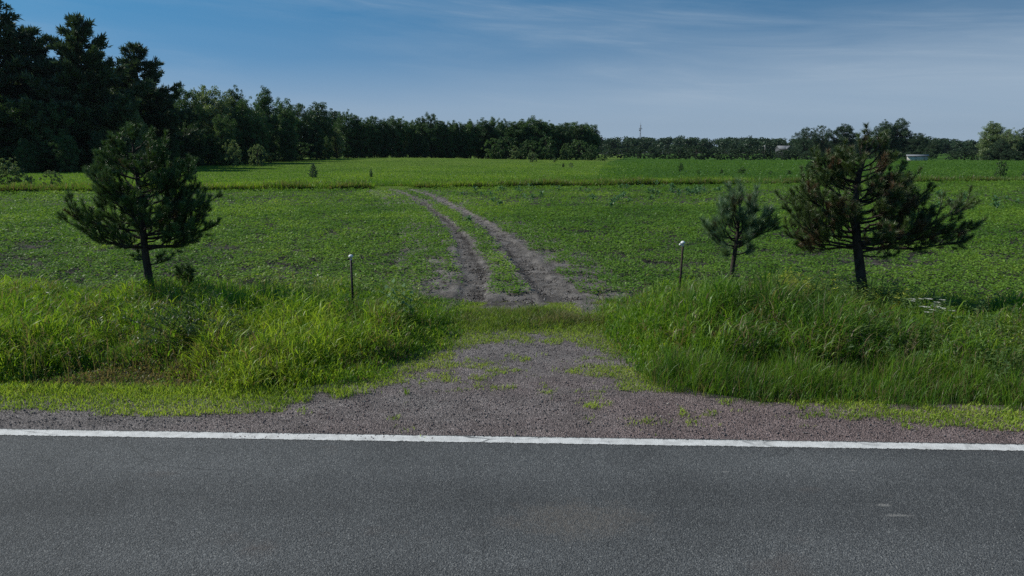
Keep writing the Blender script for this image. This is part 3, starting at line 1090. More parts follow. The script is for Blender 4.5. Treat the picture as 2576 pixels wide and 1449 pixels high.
# ------------------------------------------------------------------ the soybean field
def soybeans():
    g = Geo()
    for (n, y0, y1, per, L, hh) in ((130000, 11.9, 20, 12, .058, .17), (170000, 20, 34, 9, .078, .18), (95000, 34, 76, 6, .11, .20)):
        y = np.sqrt(rng.uniform(y0 ** 2, y1 ** 2, n))
        x = rng.uniform(-1.02, 1.02, n) * y
        row = .38
        yr = y + x * TR
        y = y + (np.round(yr / row) * row - yr) * (.5 if y0 > 30 else 0)
        if y0 < 30:
            step = .075 if y0 < 19 else .10
            row = .20
            yr = y + x * TR
            iy, ix = np.round(yr / row), np.round(x / step)
            _, k = np.unique(iy * 100000 + ix, return_index=True)
            ix, iy = ix[k], iy[k]
            n = len(k)
            x = ix * step + rng.normal(0, .03, n)
            y = iy * row - x * TR + rng.normal(0, .035, n)
        f = fbm(x, y, .35, 131, 3)
        f2 = fbm(x * .6, y, 1.3, 141, 3)
        f3 = fbm(x * .75, y, 3.2, 147, 2)
        s = .08 * f + .27 * f2 + .65 * f3
        ga, gb = (np.quantile(s, .28), np.quantile(s, .10)) if y0 < 30 else (np.quantile(s, .40), np.quantile(s, .20))
        gap = ga + (gb - ga) * sstep(15, 36, y) - .015 * (x > 2)
        keep = (s > gap) & (y < FIELD_END(x)) & (y > 12.9 - x * TR + .6 * (f2 - .5))
        dl_, dr2 = x - rut_x(RUT_L, y), x - rut_x(RUT_R, y)
        near = 1 - sstep(13, 26, y)
        wl = .27 + .10 * near + .35 * (f2 - .5)
        keep &= ~((np.abs(dl_) < wl) & (y > 11)) & ~((np.abs(dr2) < wl + .1) & (y > 11))
        # bare apron where machines turn in
        ap = (dl_ > -1.1 * near ** 1.3 - .2) & (dr2 < 1.15 * near ** 1.3 + .2)
        inner = (dl_ > 0) & (dr2 < 0)
        bare = ap & (s < np.where(inner, gb + (ga - gb) * .6 * near, ga + .05 + .10 * near)) & (near > .02)
        keep &= ~(bare & (rng.uniform(0, 1, n) < .8))
        keep &= ~(ap & (y < 12.55 + .8 * (f3 - .5)))
        x, y, f, f2 = x[keep], y[keep], f[keep], f2[keep]
        n = len(x)
        H = hh * rng.uniform(.5, 1.25, n) * (.75 + .5 * f2)
        a = rng.uniform(0, TWO_PI, (n, per))
        r = rng.uniform(.015, .10 if y0 < 30 else .13, (n, per)) * (L / .055) ** .5
        z = H[:, None] * rng.uniform(.4, 1.0, (n, per))
        c = np.stack([x[:, None] + np.cos(a) * r, y[:, None] + np.sin(a) * r, z], -1).reshape(-1, 3)
        a2 = (a + rng.normal(0, .7, a.shape)).ravel()
        d = unit(np.stack([np.cos(a2), np.sin(a2), rng.uniform(-.45, .65, len(a2))], -1))
        side = unit(np.cross(d, np.array([0, 0, 1.0])) + rng.normal(0, .28, d.shape))
        t = np.repeat(.42 + .8 * (f - .5) + .5 * (f2 - .5), per) + rng.normal(0, .13, n * per)
        t = np.where(x.repeat(per) < 0, t + .07, t - .05)
        LL = L * rng.uniform(.7, 1.3, n * per)
        leaves(g, c, d, side, LL, LL * .72, np.clip(t, 0, 1))
    return g.mesh('soybean_crop')


tag(link('soybean_crop', soybeans(), M['soy']), 'young soybean plants covering the field behind the verge', 'crop', kind='stuff')


# corn that came up by itself among the beans
def corn_mesh():
    g = Geo()
    for k in range(9):
        a = k * 2.4 + rng.normal(0, .2)
        z = .05 + .03 * k
        L = .42 - .018 * k
        dirx = np.array([math.cos(a), math.sin(a), 0])
        sd = np.array([-math.sin(a), math.cos(a), 0])
        ts = np.linspace(0, 1, 6)
        pts = np.array([dirx * L * t * .8 + np.array([0, 0, z + L * (t * 1.15 - .95 * t * t)]) for t in ts])
        w = .042 * np.array([.5, 1, 1, .8, .5, .02])
        V = np.concatenate([pts - sd * w[:, None], pts + sd * w[:, None]])
        Q = [[q, q + 1, 7 + q, 6 + q] for q in range(5)]
        g.add(V, quads=Q, tint=rng.uniform(0, 1))
    return g.mesh('corn_plant')


CORN = corn_mesh()
spots = []
for u, v, n, su, sv in ((1335, 472, 4, 10, 2), (1268, 485, 2, 8, 3), (1310, 482, 5, 26, 2), (1215, 492, 4, 18, 3), (1394, 478, 2, 6, 3), (1470, 488, 3, 8, 3), (1338, 503, 4, 16, 4),
                        (1555, 505, 5, 12, 4), (1487, 505, 3, 10, 3), (1573, 478, 2, 8, 2), (1675, 474, 3, 14, 2), (1690, 492, 9, 55, 4), (1720, 490, 8, 30, 4), (1790, 488, 6, 24, 4),
                        (1600, 520, 4, 40, 8), (1180, 560, 1, 5, 3), (2420, 520, 8, 40, 7), (2500, 525, 6, 40, 8), (2390, 500, 4, 30, 4), (1240, 520, 3, 20, 5), (1640, 470, 3, 40, 3)):
    for _ in range(n): spots.append((u + rng.normal(0, su), v + rng.normal(0, sv)))
for k, (u, v) in enumerate(spots):
    p = onground(u, v)
    if p.y > 60 or p.y < 14: continue
    o = link('corn_plant', CORN, M['corn'])
    o.location = (p.x, p.y, 0)
    o.rotation_euler = (0, 0, rng.uniform(0, TWO_PI))
    s = rng.uniform(.8, 1.35)
    o.scale = (s, s, s * rng.uniform(.85, 1.15))
    tag(o, 'blue-green corn plant sticking up out of the soybean field right of the ruts', 'corn plant', 'stray corn plants in the soybean field')


# ------------------------------------------------------------------ the meadow strip beyond the beans
def meadow_grass():
    g = Geo()
    n = 230000
    a = rng.uniform(-1.05, 1.05, n)
    y = field_end_dir_np(a) + rng.gamma(1.3, 3.2, n)
    x = a * y
    depth = y - FIELD_END(x)
    right = a > .35
    keep = (depth > -.4) & (depth < np.where(right, 5.5, 26))
    keep &= ~((rut_dist(x, y) < .8) & (depth < 4) & (fbm(x, y, .6, 3) > .35))
    x, y, depth, a = x[keep], y[keep], depth[keep], a[keep]
    n = len(x)
    f = fbm(x * .6, y, .25, 151, 3)
    f2 = fbm(x, y, .9, 161, 3)
    h = (.28 + .5 * f * np.exp(-np.maximum(depth, 0) / 7) + .25 * (f2 - .5)) * rng.uniform(.55, 1.25, n)
    h = h * np.where(a > .3, .85, 1)
    tint = .60 + (f - .5) * .9 + (f2 - .5) * .6 + rng.normal(0, .12, n) - .14 * (a > .35)
    dead = rng.uniform(0, 1, n) < .16 * np.exp(-np.maximum(depth, 0) / 8) + .03
    tint = np.where(dead, rng.uniform(0, .12, n), np.clip(tint, .2, .9))
    blades(g, np.stack([x, y, zg(x, y)], 1), np.maximum(h, .1), rng.uniform(.018, .045, n), rng.uniform(0, TWO_PI, n), rng.uniform(.2, .8, n), tint)
    # the edge stands tall and brownish
    n = 70000
    a = rng.uniform(-1.05, 1.05, n)
    y = field_end_dir_np(a) + rng.gamma(1.5, .7, n)
    x = a * y
    keep = ~((rut_dist(x, y) < .8) & (fbm(x, y, .6, 3) > .35)) & (fbm(x, y, .5, 77) > .36)
    x, y = x[keep], y[keep]
    n = len(x)
    f = fbm(x, y, .4, 157, 3)
    h = (.45 + .9 * (f - .3)) * rng.uniform(.6, 1.2, n)
    tint = np.where(rng.uniform(0, 1, n) < .42, rng.uniform(.02, .16, n), np.clip(.35 + .8 * (f - .5) + rng.normal(0, .1, n), .2, .8))
    blades(g, np.stack([x, y, zg(x, y)], 1), np.maximum(h, .15), rng.uniform(.02, .05, n), rng.uniform(0, TWO_PI, n), rng.uniform(.2, .9, n), tint)
    # mown sward further out
    n = 170000
    a = rng.uniform(-1.0, .19, n)
    y = 58 * (2.9) ** rng.uniform(0, 1, n) ** .8
    x = a * y
    f = fbm(x, y * .5, .12, 171, 3)
    st = vnoise(x * .05, y + x * .25, .5, 181)
    t = np.clip(.5 + .7 * (f - .5) + .25 * (st - .5) + rng.normal(0, .08, n), .2, .9)
    blades(g, np.stack([x, y, zg(x, y) + .03], 1), rng.uniform(.06, .2, n), rng.uniform(.03, .08, n), rng.uniform(0, TWO_PI, n), rng.uniform(.3, .9, n), t)
    return g.mesh('meadow_grass')


def field_end_dir_np(a):
    return 52.0 / np.maximum(1 - .22 * a, .4)


tag(link('meadow_grass', meadow_grass(), M['grass']), 'weedy strip and mown meadow grass between the soybeans and the woods', 'grass', kind='stuff')


def far_crop_rows():
    g = Geo()
    n = 120000
    a = rng.uniform(.12, 1.05, n)
    y = 66 * 4.0 ** (rng.uniform(0, 1, n) ** .8)
    x = a * y
    keep = (a > SPLIT(y) + .07 * (fbm(x, y, .12, 193, 3) - .35)) & (y > FIELD_END(x) + 3.5)
    x, y = x[keep], y[keep]
    n = len(x)
    d = unit(np.stack([*np.moveaxis(rand_dirs(n)[:, :2], 1, 0), rng.uniform(-.3, .6, n)], -1))
    s = unit(np.cross(d, np.array([0, 0, 1.0])) + rng.normal(0, .3, d.shape))
    f = fbm(x, y, .08, 191)
    L = .12 + .0006 * y
    leaves(g, np.stack([x, y, zg(x, y) + rng.uniform(.06, .18, n)], 1), d, s, L, L * .8, np.clip(.1 + .5 * (f - .5) + rng.normal(0, .1, n), 0, 1))
    return g.mesh('far_crop')


tag(link('far_crop', far_crop_rows(), M['soy']), 'dark green crop on the far field to the right beyond the weedy strip', 'crop', kind='stuff')


# ------------------------------------------------------------------ the young pines by the road
def bez(p0, p1, p2, n):
    t = np.linspace(0, 1, n)[:, None]
    return (1 - t) ** 2 * p0 + 2 * t * (1 - t) * p1 + t * t * p2


class Pine:
    def __init__(s, base):
        s.base = np.array(base, float)
        s.wood, s.need = Geo(), Geo()
        s.shoots = []

    def shoot(s, p, d, L, n, nl, tint):
        s.shoots.append((p, d, L, n, nl, tint))

    def branch(s, p0, p2, r0, sag=.0, subs=9, nl=.09, dead=0.0, sub_len=.42, tint=.6, bare=.3):
        p0, p2 = np.asarray(p0, float), np.asarray(p2, float)
        L = np.linalg.norm(p2 - p0)
        c = p0 + (p2 - p0) * .55
        c[2] = p0[2] + (p2[2] - p0[2]) * .18 - sag
        pts = bez(p0, c, p2, 9)
        pts[1:-1] += rng.normal(0, .012 * L, (7, 3))
        tube(s.wood, pts, np.linspace(r0, .006, 9), 5)
        tan = unit(np.gradient(pts, axis=0))
        s.shoot(pts[-1], tan[-1], .16, 95, nl, tint + rng.normal(0, .1))
        s.shoot(pts[-2], tan[-2], .16, 80, nl, tint + rng.normal(0, .1))
        n = max(3, int(subs * L + 1))
        for k in range(n):
            t = bare + (1 - bare) * (k + rng.uniform(0, 1)) / n
            f = t * 8
            i = min(int(f), 7)
            p = pts[i] + (pts[i + 1] - pts[i]) * (f - i)
            tn = tan[i]
            perp = unit(np.cross(tn, rand_dirs(1)[0]))
            perp[2] *= .5
            d = unit(tn * .75 + perp * .8 + np.array([0, 0, .28]))
            l = sub_len * min(L, 1.2) * (1.1 - .6 * t) * rng.uniform(.6, 1.25) + .05
            e = p + d * l + np.array([0, 0, .18 * l])
            sp = bez(p, p + d * l * .55 - np.array([0, 0, .02]), e, 5)
            tube(s.wood, sp, np.linspace(max(.004, r0 * .35), .003, 5), 4)
            st = unit(np.gradient(sp, axis=0))
            td = tint + rng.normal(0, .13)
            isdead = t < .8 and rng.uniform() < dead * (1.3 - t)
            if isdead: td = rng.uniform(0, .12)
            upd = unit(st[-1] + np.array([0, 0, .45]))
            s.shoot(sp[-1] + upd * .04, upd, min(.12, l * .5), 150, nl, td + .12 if not isdead else td)
            s.shoot(sp[3], st[3], min(.13, l * .5), 60, nl, td)
            s.shoot(sp[2], st[2], min(.12, l * .4), 24, nl, td - .12 if not isdead else td)
            if l > .22:
                for q in range(3):
                    kk = rng.integers(1, 4)
                    dd = unit(st[kk] * .7 + rand_dirs(1)[0] * .7 + np.array([0, 0, .3]))
                    ll = l * rng.uniform(.3, .55)
                    e2 = sp[kk] + dd * ll
                    tube(s.wood, np.array([sp[kk], e2]), [.004, .0025], 3, cap=False)
                    s.shoot(e2, unit(dd + np.array([0, 0, .3])), min(.12, ll * .8), 110, nl, td + rng.normal(0, .06))

    def needles(s, width=.0042, spread=.75):
        for (p, d, L, n, nl, tint) in s.shoots:
            k = rng.uniform(0, 1, n)
            b = p + d * (k * L - L * .55)[:, None]
            rad = unit(np.cross(d, rand_dirs(n)))
            dirn = unit(d * rng.uniform(.45, 1.0, (n, 1)) + rad * spread + np.array([0, 0, .06]))
            l = nl * rng.uniform(.7, 1.2, n)[:, None]
            sd = unit(np.cross(dirn, rand_dirs(n))) * width
            V = np.stack([b - sd * .5, b + sd * .5, b + dirn * l], 1).reshape(-1, 3)
            tt = np.clip(tint + rng.normal(0, .08, n), 0, 1)
            if tint > .14: tt = np.clip(tt, .24, 1)
            s.need.add(V, tris=np.arange(n * 3).reshape(n, 3), tint=np.repeat(tt, 3))

    def finish(s, label, mat):
        root = empty('pine_tree', s.base)
        for nm, gg, mt, w in (('trunk', s.wood, M['bark'], True), ('crown', s.need, mat, False)):
            gg.V = [v - s.base for v in gg.V]
            link(nm, gg.mesh(nm, smooth=w), mt, root)
        tag(root, label, 'pine tree', 'young pines in the verge')
        return root


def trunk_at(pts, v):
    z = np.array([p[2] for p in pts])
    return np.array([np.interp(v, z, [p[k] for p in pts]) for k in range(3)])


def grow_pine(px, Y, trunk_px, radii, tips, nrand, zr, rad_fn, label, mat, dead=0, nl=.09, tint=.6, subs=9, spread=.75, sub_len=.42, inset=.82):
    tp = [np.array(at(u, v, Y)) for u, v in trunk_px]
    base = tp[0].copy(); base[2] = 0
    tp = [base] + tp
    P = Pine(base)
    tube(P.wood, np.array(tp), radii, 9)
    P.shoot(tp[-1], np.array([0, 0, 1.0]), .2, 120, nl, tint + .1)
    for v0, (u, v), dy, sag in tips:
        z0 = at(px, v0, Y).z
        p0 = trunk_at(tp, z0)
        p2 = np.array(at(u, v, Y)) + np.array([0, dy, 0])
        p2 = p0 + (p2 - p0) * inset
        L = np.linalg.norm(p2 - p0)
        P.branch(p0, p2, .012 + .012 * L, sag, subs, nl, dead, sub_len, tint)
    # the branches that point to and from the road
    for k in range(nrand):
        z0 = zr[0] + (zr[1] - zr[0]) * (k + rng.uniform(0, 1)) / nrand
        p0 = trunk_at(tp, z0)
        a = rng.uniform(0, TWO_PI)
        R = rad_fn((z0 - zr[0]) / (zr[1] - zr[0])) * rng.uniform(.6, 1.0)
        p2 = p0 + np.array([math.cos(a) * R * .85, math.sin(a) * R, R * rng.uniform(.25, .6)])
        P.branch(p0, p2, .009 + .012 * R, .05, subs, nl, dead, sub_len, tint)
    P.needles(spread=spread)
    return P.finish(label, mat)


grow_pine(350, 11.5, [(384, 745), (375, 700), (366, 640), (360, 580), (352, 500), (344, 430), (337, 385), (333, 350)],
          [.078, .072, .066, .06, .052, .044, .034, .022, .009],
          [(622, (208, 600), .1, .05), (620, (182, 552), -.3, .05), (612, (250, 628), .4, .06), (600, (205, 505), .2, .02), (580, (190, 520), -.5, .05), (560, (232, 470), .3, .02),
           (540, (196, 420), .1, .03), (520, (228, 428), -.3, .0), (480, (255, 400), .3, 0), (450, (243, 398), -.2, 0), (430, (270, 372), .2, 0), (400, (287, 345), -.1, 0),
           (622, (510, 602), .1, .06), (615, (525, 590), -.4, .08), (600, (538, 570), .3, .05), (590, (548, 535), .0, .06), (570, (540, 500), -.4, .03), (560, (528, 500), .4, .02),
           (540, (508, 465), .0, .04), (520, (492, 412), .2, .04), (500, (480, 440), -.3, .02), (470, (455, 430), .3, 0), (440, (432, 385), .0, 0), (420, (412, 350), .2, 0),
           (400, (425, 395), -.3, 0), (380, (372, 328), .1, 0), (370, (318, 316), 0, 0), (360, (352, 330), -.1, 0), (655, (335, 655), .15, 0), (668, (432, 648), -.1, .0)],
          36, (1.10, 2.8), lambda t: .86 * (1 - t) ** .36 + .12,
          'dense young pine with a full rounded crown left of the driveway', M['needle'], 0.04, .078, .62, 9.5, .75, .34, .82)

grow_pine(2160, 11.4, [(2172, 748), (2165, 690), (2157, 620), (2152, 560), (2152, 500), (2160, 440), (2172, 402), (2186, 378), (2200, 352)],
          [.098, .092, .082, .074, .066, .056, .046, .034, .022, .010],
          [(622, (1975, 590), .2, .06), (616, (1985, 555), -.4, .05), (622, (2040, 632), .5, .06), (600, (1966, 520), .1, .05), (585, (1978, 500), .4, .02), (560, (1995, 478), -.3, .03),
           (540, (2012, 450), .2, .0), (510, (2035, 430), -.2, .02), (480, (2050, 405), .1, .0), (460, (2062, 388), .3, .0), (440, (2095, 385), -.3, .0), (420, (2118, 375), .0, 0),
           (612, (2478, 500), .0, .08), (622, (2468, 608), .1, .06), (612, (2440, 560), -.2, .06), (585, (2330, 505), .3, .08), (600, (2330, 560), -.5, .06), (580, (2338, 478), .3, .05), (625, (2300, 620), .4, .06),
           (560, (2322, 480), -.2, .05), (540, (2305, 450), .1, .03), (510, (2298, 462), .5, .02), (480, (2262, 425), -.2, .02), (460, (2255, 410), .2, .0), (430, (2240, 400), -.2, .0),
           (425, (2236, 360), .0, 0), (400, (2160, 352), .0, 0), (395, (2195, 330), .1, 0), (390, (2225, 345), -.1, 0), (640, (2230, 640), -.2, .05)],
          32, (1.10, 2.6), lambda t: .95 * (1 - t) ** .42 + .1,
          'largest roadside pine right of the driveway, with one long low arm and browning inner needles', M['needle_warm'], 0.40, .085, .57, 8.3, .75, .32, .88)

grow_pine(1852, 12.3, [(1838, 722), (1843, 670), (1850, 625), (1855, 590), (1858, 560), (1860, 530), (1861, 505)],
          [.05, .047, .042, .036, .03, .022, .014, .007],
          [(622, (1762, 558), .1, .02), (610, (1790, 520), -.25, .0), (600, (1778, 590), .3, .02), (590, (1806, 500), .2, .0), (580, (1830, 478), -.15, .0), (570, (1848, 466), .1, .0), (560, (1868, 464), -.05, .0),
           (590, (1915, 470), .0, .02), (600, (1905, 500), .25, .0), (610, (1950, 532), -.2, .02), (615, (1968, 548), .1, .03), (622, (1945, 575), .3, .02), (600, (1930, 520), -.3, 0), (640, (1900, 628), .1, .02), (638, (1815, 640), -.1, .0)],
          7, (1.05, 1.5), lambda t: .42 * (1 - .5 * t), 'small feathery blue-green pine just left of the largest pine', M['needle_blue'], 0.05, .16, .68, 5, .48, .38, .74)

# seedling pine shoots in the grass right of the left pine's trunk
grow_pine(462, 12.2, [(466, 735), (464, 710), (462, 690)], [.02, .018, .012, .006],
          [(720, (446, 704), .05, 0), (720, (484, 704), -.05, 0), (712, (455, 690), .1, 0), (708, (474, 688), -.1, 0)],
          4, (.5, .8), lambda t: .2, 'knee-high pine seedling in the grass beside the left pine trunk', M['needle'], 0, .08, .5, 9)


# ------------------------------------------------------------------ the two stakes
def stake(u, vtop, Y, mat, lean, side_clip, label):
    top = at(u, vtop, Y)
    root = empty('fence_stake', (top.x, top.y, 0))
    root.rotation_euler = (0, lean, 0)
    H = top.z - .03
    g = Geo()                                # T-section steel
    box(g, (0, -.012, H / 2), (.036, .006, H))
    box(g, (0, .008, H / 2), (.007, .034, H))
    for k in range(18):
        box(g, (0, -.018, .15 + k * .055), (.012, .006, .016))
    link('post', g.mesh('post'), mat, root)
    c = Geo()
    ang = np.arange(16) / 16 * TWO_PI
    prof = [(.021, -.064), (.022, -.020), (.038, -.017), (.040, -.009), (.033, .009), (.019, .020), (.002, .024)]
    V = np.array([[r * math.cos(a), r * math.sin(a), H + z] for r, z in prof for a in ang])
    Q = [[i * 16 + j, i * 16 + (j + 1) % 16, (i + 1) * 16 + (j + 1) % 16, (i + 1) * 16 + j] for i in range(len(prof) - 1) for j in range(16)]
    c.add(V, quads=Q)
    cap = link('cap', c.mesh('cap', True), M['plastic'], root)
    if side_clip:
        q = Geo()
        tube(q, np.array([[-.02, -.01, H - .045], [-.060, -.02, H - .034]]), [.014, .018], 8)
        link('insulator_clip', q.mesh('insulator_clip'), M['plastic'], root)
    else:
        q = Geo()
        tube(q, np.array([[-.02, -.01, H - .05], [-.048, -.02, H - .05]]), [.014, .018], 8)
        link('insulator_clip', q.mesh('insulator_clip'), M['dark_steel'], root)
    tag(root, label, 'stake', 'white-capped stakes beside the driveway')


stake(883, 639, 10.9, M['dark_steel'], -.004, False, 'black steel stake with a white cap left of the driveway')
stake(1714, 605, 11.4, M['rusty'], .022, True, 'brown rusty steel stake with a white cap and side clip right of the driveway')


# ------------------------------------------------------------------ trees of the woods
def broadleaf(seed, nclump, per, leaf, width=.34, low=.16, skew=0.0, spike=0.0):
    """unit-height crown: clumps of leaves around limbs; returns (trunk, crown) meshes for a tree 1 m high"""
    global rng
    keep = rng
    rng = np.random.default_rng(seed)
    gw, gl = Geo(), Geo()
    lean = rng.normal(0, .02, 2)
    tp = np.array([[0, 0, -.02], [lean[0], lean[1], .3], [lean[0] * 2, lean[1] * 2, .6], [lean[0] * 2, lean[1] * 2, .88]])
    tube(gw, tp, [.018, .014, .009, .003], 6)
    for k in range(nclump):
        # envelope: widest at 45 % of the height
        z = low + (1 - low) * rng.beta(1.35, 1.25)
        t = (z - low) / (1 - low)
        env = math.sqrt(max(0, 1 - ((t - .45) / .57) ** 2.4)) if t > .45 else .72 + .28 * t / .45
        if spike: env *= 1 - .35 * max(0, t - .4)
        R = width * env * rng.uniform(.72, 1.12)
        a = rng.uniform(0, TWO_PI)
        R *= 1 + .22 * math.sin(3 * a + seed) * math.sin(7 * z + seed * 2) + .12 * math.sin(5 * a + 11 * z)
        rr = R * rng.uniform(0, 1) ** .38
        c = np.array([math.cos(a) * rr + skew * t, math.sin(a) * rr, z + (.05 * math.sin(2 * a + seed * 3) + .03 * math.sin(5 * a + seed)) * t - .02 * t])
        cr = rng.uniform(.022, .066) * (1 if t < .85 else .7)
        if k % 3 == 0:
            s0 = np.array([lean[0] * 2, lean[1] * 2, max(.12, z - .1 - rr * .4)])
            tube(gw, bez(s0, (s0 + c) / 2 - [0, 0, .02], c, 4), [.006, .004, .003, .0015], 4, cap=False)
        n = int(per * (cr / .065) ** 2) + 12
        d = rand_dirs(n)
        q = rng.uniform(0, 1, n) ** .45
        p = c + d * (q * cr)[:, None] * np.array([1.2, 1.2, .95])
        ax = unit(d * .5 + rand_dirs(n) + np.array([0, 0, .15]))
        sd = unit(np.cross(ax, rand_dirs(n)))
        L = leaf * rng.uniform(.6, 1.3, n)
        tone = .42 + rng.normal(0, .1)
        leaves(gl, p, ax, sd, L, L * .75, np.clip(tone + rng.normal(0, .12, n), 0, 1))
    m = gw.mesh('trunk', True), gl.mesh('crown')
    rng = keep
    return m


def conifer(seed, whorls, reach, leaf, gap=.2, ragged=.35, top=.9, per=26):
    """unit-height white pine: whorls of rising limbs carrying plumes"""
    global rng
    keep = rng
    rng = np.random.default_rng(seed)
    gw, gl = Geo(), Geo()
    tube(gw, np.array([[0, 0, -.02], [.004, 0, .35], [-.003, .002, .7], [0, 0, .97]]), [.02, .016, .009, .002], 6)
    for w in range(whorls):
        z = gap + (1 - gap) * (w + .5) / whorls * .985
        t = (z - gap) / (1 - gap)
        R = reach * (1 - t) ** .85 * (.6 + .9 * min(t * 2.2, .5)) * (1 + .25 * math.sin(w * 2.3 + seed)) + .010
        nb = 6 if t < .8 else 5
        a0 = rng.uniform(0, TWO_PI)
        for b in range(nb):
            a = a0 + b * TWO_PI / nb + rng.normal(0, .25)
            r = R * rng.uniform(1 - ragged, 1 + ragged * .6)
            tip = np.array([math.cos(a) * r, math.sin(a) * r, z + r * rng.uniform(.08, .38) + .01])
            p0 = np.array([0, 0, z])
            pts = bez(p0, p0 + (tip - p0) * [.6, .6, .15], tip, 5)
            tube(gw, pts, np.linspace(.0035, .0012, 5), 3, cap=False)
            npl = max(2, int(r / .022))
            for q in range(npl):
                f = .25 + .75 * (q + rng.uniform(0, 1)) / npl
                c = np.array([np.interp(f, np.linspace(0, 1, 5), pts[:, k]) for k in range(3)])
                c = c + rng.normal(0, .35 * r * .25 * (1 - .5 * f), 3) * [1, 1, .5]
                d0 = unit(np.array([math.cos(a), math.sin(a), .55]) + rng.normal(0, .25, 3))
                m = per
                k = rng.uniform(-.5, .6, m)
                pp = c + d0 * (k * .035)[:, None] + rng.normal(0, .006, (m, 3))
                dd = unit(d0 * .8 + rand_dirs(m) * .8 + [0, 0, .25])
                leaves(gl, pp, dd, unit(np.cross(dd, rand_dirs(m))), leaf * rng.uniform(.7, 1.3, m), leaf * .22, np.clip(.5 + rng.normal(0, .2, m), 0, 1))
    m = gw.mesh('trunk', True), gl.mesh('crown')
    rng = keep
    return m


KIND = {
    'oak': [broadleaf(s, 300, 210, .017, w, .03) for s, w in ((1, .34), (2, .31), (3, .37), (4, .28), (5, .33))],
    'slim': [broadleaf(s, 240, 190, .016, w, .03, 0, 1) for s, w in ((11, .21), (12, .18), (13, .24), (14, .2))],
    'wide': [broadleaf(s, 340, 200, .016, w, .06) for s, w in ((21, .55), (22, .62))],
    'shrub': [broadleaf(s, 90, 190, .036, w, .02) for s, w in ((31, .55), (32, .65), (33, .48))],
    'pine': [conifer(s, w, r, .036, .10, .5, per=40) for s, w, r in ((41, 21, .46), (42, 20, .40), (43, 19, .38))],
    'spruce': [conifer(s, w, r, .06, .03, .3, per=9) for s, w, r in ((51, 16, .42), (52, 14, .36))],
}
COUNT = {}


def plant(kind, u, vtop, d, label, cat, group, mat, name, width=1.0, vbase=None, bark='bark', base_z=None, variant=None):
    """a tree of this kind standing d metres ahead with its top at (u, vtop)"""
    top = at(u, vtop, d)
    z = zgf(top.x, d) if base_z is None else base_z
    H = top.z - z
    k = COUNT.get(kind, 0)
    COUNT[kind] = k + 1
    tm, cm = KIND[kind][(k if variant is None else variant) % len(KIND[kind])]
    root = empty(name, (top.x, d, z), rng.uniform(0, TWO_PI), (H * width, H * width, H))
    for nm, me, mt in (('trunk', tm, M[bark]), ('crown', cm, M[mat])):
        o = bpy.data.objects.new(nm, me)
        COL.objects.link(o)
        if not me.materials: me.materials.append(M['bark'])
        o.parent = root
        o.material_slots[0].link = 'OBJECT'
        o.material_slots[0].material = mt
    tag(root, label, cat, group)
    return root


ORD = ['first', 'second', 'third', 'fourth', 'fifth', 'sixth', 'seventh', 'eighth', 'ninth', 'tenth', 'eleventh', 'twelfth', 'thirteenth', 'fourteenth', 'fifteenth',
       'sixteenth', 'seventeenth', 'eighteenth', 'nineteenth', 'twentieth', 'twenty-first', 'twenty-second', 'twenty-third', 'twenty-fourth', 'twenty-fifth', 'twenty-sixth',
       'twenty-seventh', 'twenty-eighth', 'twenty-ninth', 'thirtieth', 'thirty-first', 'thirty-second', 'thirty-third', 'thirty-fourth', 'thirty-fifth', 'thirty-sixth']

# tall pines at the left edge of the picture
G1 = 'tall pines at the left end of the woods'
plant('pine', -30, -8, 96, 'tallest pine, cut off by the left picture edge', 'pine tree', G1, 'white_pine', 'pine_tree', 1.05, variant=1)
plant('pine', 60, 72, 100, 'ragged dark pine between leftmost and broad pine', 'pine tree', G1, 'white_pine', 'pine_tree', .85, variant=2)
plant('pine', 190, 42, 98, 'broad tall pine with a blunt top, standing above the leafy trees on the left', 'pine tree', G1, 'white_pine', 'pine_tree', .95, variant=0)
plant('pine', 336, 110, 108, 'narrow-topped tall pine, rightmost of the tall ones, limbs reaching right', 'pine tree', G1, 'white_pine', 'pine_tree', .95, variant=1)
plant('pine', -150, 60, 104, 'tall pine left of the tallest pine, outside the picture edge', 'pine tree', G1, 'white_pine', 'pine_tree', 1.0, variant=2)

